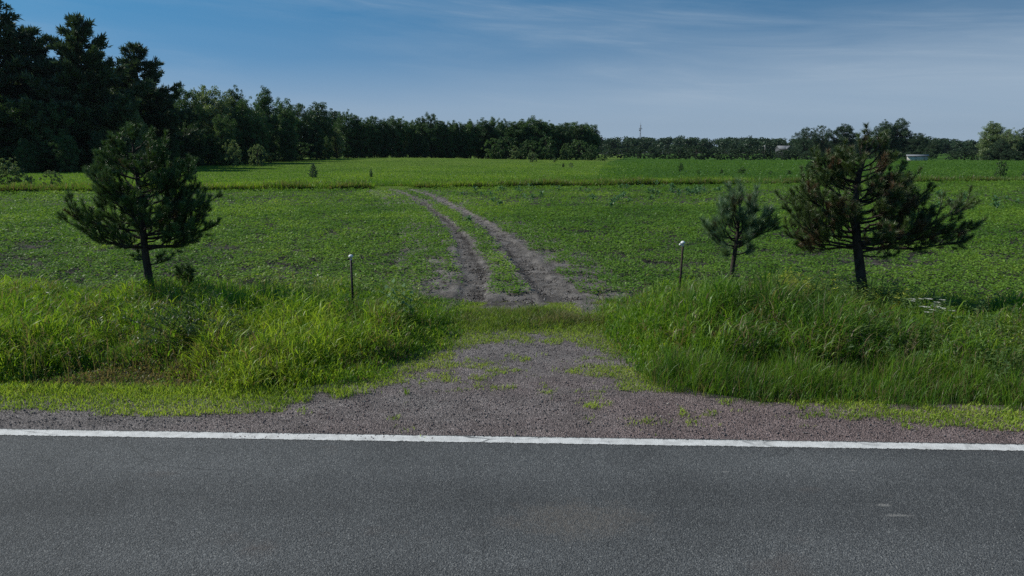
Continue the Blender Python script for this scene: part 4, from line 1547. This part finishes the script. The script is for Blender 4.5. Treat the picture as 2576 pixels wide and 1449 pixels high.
# leafy trees in front of the pines and along the woods to the bend
G2 = 'leafy trees along the left woods'
WOODS = [  # u, vtop, dist, kind, width, material, what it is like
    (-60, 230, 88, 'oak', 1.0, 'broad', 'shadowy leafy tree at the foot of the tallest pine'),
    (40, 240, 90, 'oak', .95, 'broad', 'dark leafy tree below the ragged pine at the left edge'),
    (120, 260, 88, 'oak', .8, 'broad', 'dark leafy tree between the left edge and the bright-leaved tree'),
    (190, 214, 92, 'oak', .9, 'broad_pale', 'leafy tree with sunlit leaves in front of the broad tall pine'),
    (268, 232, 92, 'slim', 1.1, 'broad_pale', 'pale leafy tree in front of the gap between the broad and narrow-topped pines'),
    (335, 270, 88, 'slim', .95, 'broad_pale', 'yellow-green leafy tree rising just behind the left roadside pine'),
    (395, 250, 104, 'oak', .85, 'broad', 'dark leafy tree below the right limbs of the narrow-topped pine'),
    (458, 226, 116, 'oak', .85, 'broad', 'rounded leafy tree right of the tall pines, lightly sunlit on top'),
    (525, 218, 122, 'oak', .95, 'broad_pale', 'pale airy willow-like tree in the left woods'),
    (592, 222, 128, 'slim', .8, 'broad', 'thin leafy spire right of the pale willow-like tree'),
    (622, 252, 122, 'oak', .9, 'broad', 'leafy tree filling the dip between the thin spire and the tufted one'),
    (662, 222, 132, 'slim', .85, 'broad', 'tufted dark leafy spire, highest point right of the willow-like tree'),
    (712, 250, 138, 'oak', .85, 'broad', 'leafy tree just right of the tufted dark spire'),
    (752, 262, 140, 'oak', .85, 'broad', 'dense dark leafy tree two to the right of the tufted spire'),
    (800, 258, 146, 'slim', 1.25, 'broad', 'bushy-topped green tree near the bend of the woods'),
    (840, 276, 156, 'slim', 1.1, 'broad', 'leafy tree at the bend of the woods above the grass bay'),
    (480, 300, 108, 'oak', .75, 'broad', 'lower leafy tree in front of the rounded tree right of the tall pines'),
    (560, 290, 113, 'oak', .8, 'broad', 'lower leafy tree in front of the pale willow-like tree'),
    (640, 296, 120, 'oak', .75, 'broad', 'lower leafy tree in front of the tufted dark spire'),
    (722, 300, 128, 'oak', .75, 'broad', 'lower leafy tree behind the pair of rounded bushes'),
    (790, 306, 136, 'oak', .7, 'broad', 'lower leafy tree right of the pair of rounded bushes'),
    (846, 325, 146, 'slim', 1.1, 'broad_pale', 'small bright green tree at the tip of the left woods'),
    (820, 345, 140, 'oak', .75, 'broad', 'low dark tree overhanging the grass at the tip of the left woods'),
    (250, 330, 86, 'oak', .9, 'broad', 'low dark tree behind the crown of the left roadside pine'),
    (160, 340, 84, 'oak', .9, 'broad', 'low dark tree left of the left roadside pine, over the meadow edge'),
    (60, 350, 84, 'oak', .9, 'broad', 'low dark tree above the two left-edge bushes'),
    (420, 330, 98, 'oak', .8, 'broad', 'low dark tree right of the left roadside pine top'),
    (-150, 260, 86, 'oak', 1.0, 'broad', 'leafy tree beyond the left picture edge'),
]
for u, v, d, kd, w, mt, lab in WOODS:
    d *= np.interp(u, [0, 330, 600, 860], [1.0, 1.1, 1.1, 1.24])
    plant(kd, u, v, d, lab, 'tree', G2, mt, 'leafy_tree', w)
G2b = 'second row of the left woods'
for k, u in enumerate(range(-100, 860, 46)):
    vt = np.interp(u, [-100, 60, 200, 330, 420, 600, 860], [150, 170, 160, 190, 262, 258, 296])
    plant('oak', u + rng.normal(0, 8), vt + rng.normal(0, 8), np.interp(u, [-100, 300, 600, 860], [108, 124, 158, 205]), f'dark tree in the shade, {ORD[k]} from left, second row of left woods', 'tree', G2b, 'broad', 'woodland_tree', 1.0)

G2c = 'undergrowth at the foot of the left woods'
for k, u in enumerate(range(-90, 860, 38)):
    plant('shrub', u + rng.normal(0, 7), np.interp(u, [-90, 400, 860], [372, 368, 372]) + rng.normal(0, 8), np.interp(u, [-90, 130, 330, 600, 700, 860], [86, 90, 104, 134, 146, 178]), f'shadowy bush, {ORD[k]} from the left at the foot of the left woods', 'bush', G2c, 'broad', 'bush', 1.25)

# the middle treeline
G3 = 'trees of the middle treeline'
MIDS = [(868, 282, 188, 'oak', .8), (890, 290, 190, 'slim', 1.2), (915, 298, 192, 'oak', .8), (938, 293, 194, 'oak', .85), (962, 303, 195, 'oak', .8), (985, 293, 196, 'oak', .8), (1012, 299, 198, 'oak', .85),
        (1040, 305, 198, 'oak', .7), (1058, 297, 198, 'oak', .75), (1084, 289, 198, 'oak', .85), (1110, 305, 200, 'slim', 1.3), (1135, 304, 200, 'oak', .8), (1160, 312, 200, 'oak', .75), (1183, 302, 200, 'slim', 1.1),
        (1213, 300, 202, 'slim', 1.4), (1237, 296, 204, 'slim', .9), (1264, 300, 202, 'oak', .75), (1290, 306, 202, 'slim', 1.4), (1312, 302, 202, 'slim', 1.5), (1338, 295, 204, 'slim', 1.5), (1362, 302, 204, 'slim', 1.4),
        (1386, 311, 204, 'slim', 1.2), (1402, 313, 206, 'slim', 1.2), (1423, 309, 206, 'oak', .75), (1452, 310, 208, 'slim', 1.4), (1474, 316, 208, 'slim', 1.2), (1492, 314, 210, 'slim', 1.1)]
SHAPE = {'oak': 'rounded', 'slim': 'slender'}
for k, (u, v, d, kd, w) in enumerate(MIDS):
    plant(kd, u, v, d, f'{SHAPE[kd]} dark tree, {ORD[k]} from left, front row of middle treeline', 'tree', G3, 'broad', 'leafy_tree', w)
G3b = 'second row of the middle treeline'
for k, u in enumerate(range(872, 1500, 30)):
    plant('oak', u + rng.normal(0, 4), 312 + rng.normal(0, 4), 214, f'dark tree behind, {ORD[k]} from left, back row of middle treeline', 'tree', G3b, 'broad', 'woodland_tree', 1.0)
G3c = 'undergrowth trees at the foot of the middle treeline'
for k, u in enumerate(range(880, 1500, 36)):
    plant('shrub' if u > 1230 else 'oak', u + rng.normal(0, 8), 352 + rng.normal(0, 14), (191 if u > 1230 else 199) + rng.normal(0, 2), f'low shadowy tree, {ORD[k]} from the left under the middle treeline', 'small tree', G3c, 'broad', 'small_tree', .9)

# bushes at the wood edge and in the meadow
G4 = 'bushes along the fields'
BUSH = [  # u, vtop, dist, width, material, label
    (12, 403, 50, .95, 'broad_pale', 'pale leafy bush cut by the left picture edge beyond the soybeans'),
    (128, 428, 53, .9, 'broad_pale', 'smaller pale bush right of the one at the left picture edge'),
    (70, 440, 54, .9, 'broad_pale', 'low sparse pale bush between the two pale bushes on the left'),
    (583, 356, 117, .75, 'broad_pale', 'larger rounded bush of the pair at the edge of the left woods'),
    (645, 362, 120, .65, 'broad_pale', 'smaller bush of the pair at the edge of the left woods'),
    (1240, 376, 190, 1.0, 'broad', 'dark bush at the left end of the shrubs before the middle treeline'),
    (1295, 368, 186, .9, 'broad_pale', 'pale grey-green bush before the middle treeline'),
    (1340, 382, 150, .8, 'broad_pale', 'rounded olive bush alone in the pale grass before the middle treeline'),
    (1385, 370, 186, .9, 'broad', 'spreading bush under the middle treeline right of the olive bush'),
    (1395, 396, 150, .7, 'broad_pale', 'low pale bush right of the rounded olive bush'),
    (1425, 376, 188, .8, 'broad', 'green bush under the right part of the middle treeline'),
    (1488, 371, 182, 1.1, 'broad', 'large dark bush where the middle treeline ends'),
    (1520, 384, 176, .9, 'broad', 'dark mound-shaped bush just right of the treeline end'),
    (1437, 409, 112, .75, 'broad_pale', 'yellow-green bush in the open meadow beside the small dark conifer'),
    (1380, 418, 118, .7, 'broad', 'tiny dark bush in the meadow below the olive bush'),
    (1713, 410, 90, .55, 'broad', 'solitary dark round bush on the far field near the weedy strip'),
    (1756, 428, 82, .7, 'broad', 'tiny brownish bush right of the solitary round bush'),
    (1815, 426, 82, .9, 'broad', 'low loose bush left of the spreading one on the weedy strip'),
    (1868, 421, 82, 1.2, 'broad', 'low spreading bush on the weedy strip left of the small pine'),
    (1940, 430, 80, .8, 'broad', 'small round bush on the strip above the small pine'),
    (1985, 428, 80, 1.1, 'broad', 'low dark bush left of the big dark bush behind the largest pine'),
    (2045, 404, 79, .95, 'broad', 'big dark bush peeking out left of the largest pine'),
    (2264, 412, 78, .75, 'broad', 'dark bush peeking out right of the largest pine top'),
    (2522, 404, 72, .65, 'broad', 'dark ragged bush standing on the weedy strip near the right picture edge'),
]
for u, v, d, w, mt, lab in BUSH:
    plant('shrub', u, v, d, lab, 'bush', G4, mt, 'bush', w)
SAP = [(787, 410, 70, .75, 'taller pine sapling in the meadow right of the paired bushes'),
       (933, 424, 72, .6, 'shorter pine sapling in the meadow near the end of the ruts'),
       (1417, 410, 114, .8, 'small dark conifer beside the yellow-green meadow bush'),
       (2575, 432, 74, .6, 'small conifer at the right picture edge beyond the soybeans'),
       (483, 402, 78, .62, 'young conifer showing just right of the left roadside pine')]
for u, v, d, w, lab in SAP:
    plant('spruce', u, v, d, lab, 'conifer', 'young conifers in the meadow', 'white_pine' if d > 100 else 'needle_blue', 'conifer_sapling', w)

# hedge and trees on the far side of the right-hand field
G5 = 'hedge along the far field'
x = 1535
for k in range(24):
    vt = 372 + rng.normal(0, 4)
    if x > 1890: vt = 378 + rng.normal(0, 3)
    plant('shrub', x, vt, 285 + rng.normal(0, 5), f'dark hedge bush, {ORD[k]} from left along far side of right field', 'bush', G5, 'far', 'hedge_bush', 1.35)
    x += rng.uniform(19, 26)
G6 = 'large trees on the far right'
for u, v, d, kd, w, lab in ((2030, 322, 330, 'wide', .95, 'broad spreading tree, leftmost big tree on the far right skyline'), (2066, 317, 334, 'wide', .8, 'broad tree merging with the right side of the leftmost big skyline tree'),
                            (2126, 313, 330, 'oak', 1.2, 'dense rounded tree just left of the largest pine on the skyline'), (2225, 306, 325, 'oak', .9, 'left half of the highest tree group on the far right skyline'),
                            (2265, 300, 325, 'oak', 1.15, 'highest tree on the far right skyline, behind the largest pine top'), (2310, 335, 318, 'oak', 1.2, 'green tree below the right side of the highest skyline tree'),
                            (2350, 350, 330, 'oak', 1.1, 'low dark tree right of the highest skyline tree group'), (2180, 345, 330, 'oak', 1.2, 'lower tree between the rounded tree and the highest skyline tree'),
                            (2502, 307, 250, 'slim', 1.6, 'pale light-leaved tree rising above others near the right picture edge'), (2545, 326, 245, 'oak', 1.0, 'dark rounded tree right of the pale light-leaved tree'),
                            (2590, 322, 245, 'oak', 1.1, 'dark tree cut by the right picture edge'), (2520, 350, 240, 'oak', 1.1, 'low green tree at the foot of the pale light-leaved tree')):
    plant(kd, u, v, d, lab, 'tree', G6, 'broad_pale' if 'pale light' in lab and 'foot' not in lab else 'far', 'leafy_tree', w)
G7 = 'low growth below the far right trees'
for k, (u, v, d) in enumerate(((1995, 372, 315), (2040, 378, 312), (2090, 372, 315), (2140, 370, 312), (2190, 376, 310), (2235, 378, 300), (2285, 384, 290), (2330, 372, 288), (2400, 378, 268), (2430, 372, 262), (2460, 376, 258), (2490, 378, 240), (2540, 376, 236), (2575, 380, 234), (2610, 376, 236))):
    plant('shrub', u, v, d, f'dark bush, {ORD[k]} from left, low growth below far right trees', 'bush', G7, 'far', 'bush', 1.4)


def far_wood():
    """the far-off wood that closes the horizon, one dark mass of crowns"""
    g = Geo()
    for k in range(620):
        row = k % 3
        u = rng.uniform(-1400, 4000) if k < 300 else rng.uniform(1470, 2640)
        d = 520 + 60 * row + rng.normal(0, 12)
        vt = np.interp(u, [-1400, 1500, 1600, 1690, 1760, 1830, 1900, 1980, 2100, 2330, 2420, 2576, 4000], [340, 347, 350, 345, 350, 346, 349, 352, 352, 348, 356, 352, 345]) + rng.normal(0, 2.6) - 1
        top = at(u, vt, d)
        z0 = zgf(top.x, d)
        H = top.z - z0
        wd = rng.uniform(4.5, 7.5)
        for c in range(9):
            zc = z0 + H * rng.uniform(.2, .9)
            t = (zc - z0) / H
            off = rng.normal(0, 1, 2) * wd * .42 * (1.15 - t * .7)
            n = 60
            dd = rand_dirs(n)
            p = np.array([top.x + off[0], d + off[1], zc]) + dd * rng.uniform(.5, 1, (n, 1)) * np.array([2.6, 2.6, min(1.9, H * .16)])
            ax = rand_dirs(n)
            leaves(g, p, ax, unit(np.cross(ax, rand_dirs(n))), rng.uniform(.7, 1.3, n), .9, np.clip(.4 + rng.normal(0, .15) + rng.normal(0, .1, n), 0, 1))
    return g.mesh('far_wood')


tag(link('far_wood', far_wood(), M['far']), 'far-off dark wood closing the horizon behind the right-hand field', 'wood', kind='stuff')


# ------------------------------------------------------------------ mast, house, shed, pole
def mast():
    d = 860
    top = at(1612, 306, d)
    root = empty('radio_mast', (top.x, d, zgf(top.x, d)))
    H = top.z - root.location.z
    g = Geo()
    w = 1.0
    corners = [(w * math.cos(a) * .6, w * math.sin(a) * .6) for a in (.3, .3 + TWO_PI / 3, .3 + 2 * TWO_PI / 3)]
    for (x, y) in corners:
        tube(g, np.array([[x, y, 0], [x, y, H * .9]]), [.15, .13], 5)
    nb = 22
    for k in range(nb):
        z0, z1 = H * .9 * k / nb, H * .9 * (k + 1) / nb
        for i in range(3):
            a, b = corners[i], corners[(i + 1) % 3]
            tube(g, np.array([[a[0], a[1], z0], [b[0], b[1], z1]]), [.06, .06], 4, cap=False)
    link('lattice', g.mesh('lattice'), M['mast'], root)
    q = Geo()
    tube(q, np.array([[0, 0, H * .9], [0, 0, H]]), [.12, .06], 6)
    link('antenna', q.mesh('antenna'), M['mast'], root)
    zp = at(1612, 323.5, d).z - root.location.z
    for dx in (-1.6, 1.6, 0):
        q = Geo()
        box(q, (dx, -1.0 if dx == 0 else 0, zp), (.45, .35, 1.8))
        tube(q, np.array([[0, 0, zp], [dx, -.4 if dx == 0 else 0, zp]]), [.12, .12], 4)
        link('panel_antenna', q.mesh('panel_antenna'), M['mast'], root)
    zd = at(1612, 327.8, d).z - root.location.z
    q = Geo()
    tube(q, np.array([[-.5, 0, zd], [-1.2, -.6, zd], [-1.25, -1.0, zd]]), [.1, .3, .85], 12)
    link('dish', q.mesh('dish'), M['mast'], root)
    tag(root, 'slim grey lattice radio mast rising above the far wood', 'mast')


mast()


def gable(g, cx, cy, w, dp, z0, z1, over=.25):
    """roof with its ridge along x"""
    x0, x1 = cx - w / 2 - over, cx + w / 2 + over
    y0, y1 = cy - dp / 2 - over, cy + dp / 2 + over
    t = .18
    V = [[x0, y0, z0], [x1, y0, z0], [x1, cy, z1], [x0, cy, z1], [x0, y1, z0], [x1, y1, z0]]
    V = np.array(V + [[a, b, c + t] for a, b, c in V])
    Q = [[6, 7, 8, 9], [9, 8, 11, 10], [1, 0, 3, 2], [2, 3, 4, 5], [0, 1, 7, 6], [4, 10, 11, 5], [0, 6, 9, 3], [3, 9, 10, 4], [1, 2, 8, 7], [2, 5, 11, 8]]
    g.add(V, quads=Q)


def house():
    d = 405
    c = at(1971, 372, d)
    z = zgf(c.x, d)
    root = empty('house', (c.x, d, z))
    zr = at(1971, 367.3, d).z - z
    ze = at(1971, 374.5, d).z - z
    g = Geo()
    box(g, (0, 0, ze / 2), (7.0, 6.2, ze))
    V = [[-3.5, -3.1, ze], [-3.5, 3.1, ze], [-3.5, 0, zr], [3.5, -3.1, ze], [3.5, 3.1, ze], [3.5, 0, zr]]
    g.add(V, tris=[[0, 2, 1], [3, 4, 5]])
    # front gable wing on the right
    box(g, (2.0, -3.7, ze / 2), (2.8, 1.5, ze))
    g.add([[.6, -4.45, ze], [3.4, -4.45, ze], [2.0, -4.45, zr - .1]], tris=[[0, 1, 2]])
    link('wall', g.mesh('wall'), M['house_wall'], root)
    r = Geo()
    gable(r, 0, 0, 7.0, 6.2, ze - .12, zr)
    V = np.array([[.3, -4.75, ze - .1], [2.0, -4.75, zr + .02], [3.7, -4.75, ze - .1], [.3, -1.4, ze + .4], [2.0, -1.0, zr + .02], [3.7, -1.4, ze + .4]])
    V = np.concatenate([V, V + [0, 0, .16]])
    r.add(V, quads=[[6, 7, 10, 9], [7, 8, 11, 10], [0, 3, 4, 1], [1, 4, 5, 2], [0, 1, 7, 6], [1, 2, 8, 7]])
    link('roof', r.mesh('roof'), M['roof'], root)
    for (x, y, zz) in ((-2.2, -3.12, ze - 1.1), (-.6, -3.12, ze - 1.1), (2.0, -4.47, ze - .7)):
        w = Geo()
        box(w, (x, y, zz), (.9, .06, 1.1))
        link('window', w.mesh('window'), M['glass'], root)
    tag(root, 'distant grey house with a pale gabled roof half hidden by hedges', 'house')


house()


def shed():
    d = 232
    a, b = at(2279, 402.5, d), at(2334, 402.5, d)
    z = zgf(a.x, d)
    zt = at(2300, 393.0, d).z - z
    root = empty('shed', ((a.x + b.x) / 2, d, z))
    w = b.x - a.x
    rz = -.5
    root.rotation_euler = (0, 0, rz)
    dp = 5.0
    lw = w * .80
    g = Geo()
    box(g, (0, 0, zt / 2), (lw, dp, zt))
    link('wall', g.mesh('wall'), M['shed_wall'], root)
    s = Geo()
    box(s, (lw / 2 + .03, 0, zt / 2 - .02), (.05, dp - .05, zt - .06))
    link('side_wall', s.mesh('side_wall'), M['dark_wall'], root)
    r = Geo()
    V = np.array([[-lw / 2 - .35, -dp / 2 - .4, zt + .02], [lw / 2 + .4, -dp / 2 - .4, zt + .02], [lw / 2 + .4, dp / 2 + .3, zt + .42], [-lw / 2 - .35, dp / 2 + .3, zt + .42]])
    V = np.concatenate([V, V + [0, 0, .14]])
    r.add(V, quads=[[4, 5, 6, 7], [0, 3, 2, 1], [0, 1, 5, 4], [1, 2, 6, 5], [2, 3, 7, 6], [3, 0, 4, 7]])
    link('roof', r.mesh('roof'), M['roof'], root)
    for x in (-lw * .06, lw * .36):
        q = Geo()
        box(q, (x, -dp / 2 - .02, zt / 2), (.10, .04, zt - .04))
        link('door_post', q.mesh('door_post'), M['dark_wall'], root)
    tag(root, 'low white shed with a flat sloping roof on the far field at right', 'shed')


shed()


def pole():
    d = 300
    top = at(1925, 366, d)
    z = zgf(top.x, d)
    root = empty('utility_pole', (top.x, d, z))
    g = Geo()
    H = top.z - z
    tube(g, np.array([[0, 0, 0], [0, 0, H]]), [.16, .12], 8)
    link('post', g.mesh('post'), M['wood_pole'], root)
    q = Geo()
    tube(q, np.array([[0, 0, H - .35], [-.35, -.3, H - .2], [-.5, -.35, H - .35]]), [.12, .2, .22], 6)
    link('lamp', q.mesh('lamp'), M['plastic'], root)
    tag(root, 'thin pale pole standing in the hedge left of the distant house', 'pole')


pole()

# ------------------------------------------------------------------ sky, sun, air, camera
world = bpy.data.worlds.new('World')
scene.world = world
world.use_nodes = True
nt = world.node_tree
for n in list(nt.nodes): nt.nodes.remove(n)
wout = nt.nodes.new('ShaderNodeOutputWorld')
bg = nt.nodes.new('ShaderNodeBackground')
bg.inputs['Strength'].default_value = .107
sky = nt.nodes.new('ShaderNodeTexSky')
sky.sky_type = 'NISHITA'
sky.sun_disc = False
sky.sun_elevation = SUN_EL
sky.sun_rotation = math.atan2(SUN_DIR.x, SUN_DIR.y)
sky.altitude = 300
sky.air_density = 1.0
sky.dust_density = .6
sky.ozone_density = 1.6
gen = nt.nodes.new('ShaderNodeTexCoord').outputs['Generated']
sx = nt.nodes.new('ShaderNodeSeparateXYZ')
nt.links.new(gen, sx.inputs[0])
# look a little higher into the sky than the true angle: clear dry air right down to the horizon
zz = math_node(nt, 'MULTIPLY_ADD', sx.outputs[2], 1.5, .55)
cb = nt.nodes.new('ShaderNodeCombineXYZ')
nt.links.new(sx.outputs[0], cb.inputs[0]); nt.links.new(sx.outputs[1], cb.inputs[1]); nt.links.new(zz, cb.inputs[2])
nv = nt.nodes.new('ShaderNodeVectorMath'); nv.operation = 'NORMALIZE'
nt.links.new(cb.outputs[0], nv.inputs[0])
nt.links.new(nv.outputs[0], sky.inputs['Vector'])
# thin high cirrus: long fibres that sink slowly towards the right
az = math_node(nt, 'ARCTAN2', sx.outputs[0], sx.outputs[1])
tilt = noise(nt, 1.6, 2, .5, gen)
el = math_node(nt, 'MULTIPLY_ADD', az, .075, sx.outputs[2])
el = math_node(nt, 'MULTIPLY_ADD', tilt.outputs['Fac'], .05, math_node(nt, 'ADD', el, -.025))
cp = nt.nodes.new('ShaderNodeCombineXYZ')
nt.links.new(az, cp.inputs[0]); nt.links.new(el, cp.inputs[1])
fib = noise(nt, 1.0, 9, .62, mapping(nt, cp.outputs[0], (3.2, 34, 1), rot=(0, 0, .02), loc=(.6, .3, 0)))
fib.inputs['Distortion'].default_value = .6
fr = ramp_of(nt, fib, [(.30, .08), (.52, .40), (.74, 1.0)])
big = noise(nt, 1.0, 3, .5, mapping(nt, cp.outputs[0], (2.2, 9, 1), loc=(2.1, 5.3, 0)))
bigr = ramp_of(nt, big, [(.40, 0.0), (.62, .7)])
band = ramp_of(nt, el, [(.140, 0.0), (.178, .75), (.192, .85), (.215, 0.0)])
veil = mix(nt, 1.0, ramp_of(nt, el, [(.075, 0.0), (.125, 1.0), (.165, .85), (.19, 0.0)]), ramp_of(nt, az, [(.05, .12), (.5, 1.0)]), 'MULTIPLY')
cov = mix(nt, 1.0, mix(nt, 1.0, bigr, band, 'SCREEN'), veil, 'SCREEN')
cm = mix(nt, 1.0, cov, fr, 'MULTIPLY')
cm = mix(nt, 1.0, cm, mix(nt, 1.0, veil, (.22, .22, .22), 'MULTIPLY'), 'ADD')
cm = mix(nt, 1.0, cm, (.52, .52, .52), 'MULTIPLY')
# dry haze whitens the lowest few degrees
hz = ramp(nt, [(.0, .92), (.06, .74), (.13, .24), (.21, .03), (.5, 0.0)])
nt.links.new(math_node(nt, 'MULTIPLY_ADD', sx.outputs[0], -.03, sx.outputs[2]), hz.inputs['Fac'])
skyb = mix(nt, 1.0, sky.outputs[0], (.20, .90, 1.10), 'MULTIPLY')
skyh = mix(nt, hz.outputs['Color'], skyb, (3.5, 4.55, 5.7))
skyc = mix(nt, cm, skyh, (4.0, 4.9, 5.9))
nt.links.new(skyc, bg.inputs['Color'])
nt.links.new(bg.outputs[0], wout.inputs['Surface'])

sd = bpy.data.lights.new('sun', 'SUN')
sd.energy = 4.6
sd.angle = math.radians(.53)
sd.color = (1, .955, .88)
so = bpy.data.objects.new('sun', sd)
COL.objects.link(so)
so.rotation_euler = (-SUN_DIR).to_track_quat('-Z', 'Y').to_euler()
so.location = (-20, 10, 40)

hm, hn, hout = new_mat('haze')
pv = hn.nodes.new('ShaderNodeVolumePrincipled')
pv.inputs['Color'].default_value = (.22, .25, .30, 1)
pv.inputs['Density'].default_value = .00011
pv.inputs['Anisotropy'].default_value = .2
hn.links.new(pv.outputs[0], hout.inputs['Volume'])
hg = Geo()
box(hg, (0, 540, 28), (3200, 2200, 66))
hz_o = tag(link('haze', hg.mesh('haze'), hm), kind='stuff')

cd = bpy.data.cameras.new('camera')
cd.sensor_width = 36
cd.lens = F / 2576 * 36
cd.clip_start = .05
cd.clip_end = 12000
co = bpy.data.objects.new('camera', cd)
COL.objects.link(co)
co.location = (0, 0, CAM_H)
co.rotation_euler = (math.pi / 2 - PITCH, 0, 0)
scene.camera = co

scene.cycles.use_denoising = False
scene.cycles.use_adaptive_sampling = False
scene.view_settings.view_transform = 'Standard'
scene.view_settings.look = 'None'
scene.view_settings.exposure = 0
scene.view_settings.gamma = 1
c = scene.cycles
c.max_bounces = 8
c.diffuse_bounces = 4
c.glossy_bounces = 2
c.transmission_bounces = 6
c.transparent_max_bounces = 6
c.caustics_reflective = False
c.caustics_refractive = False
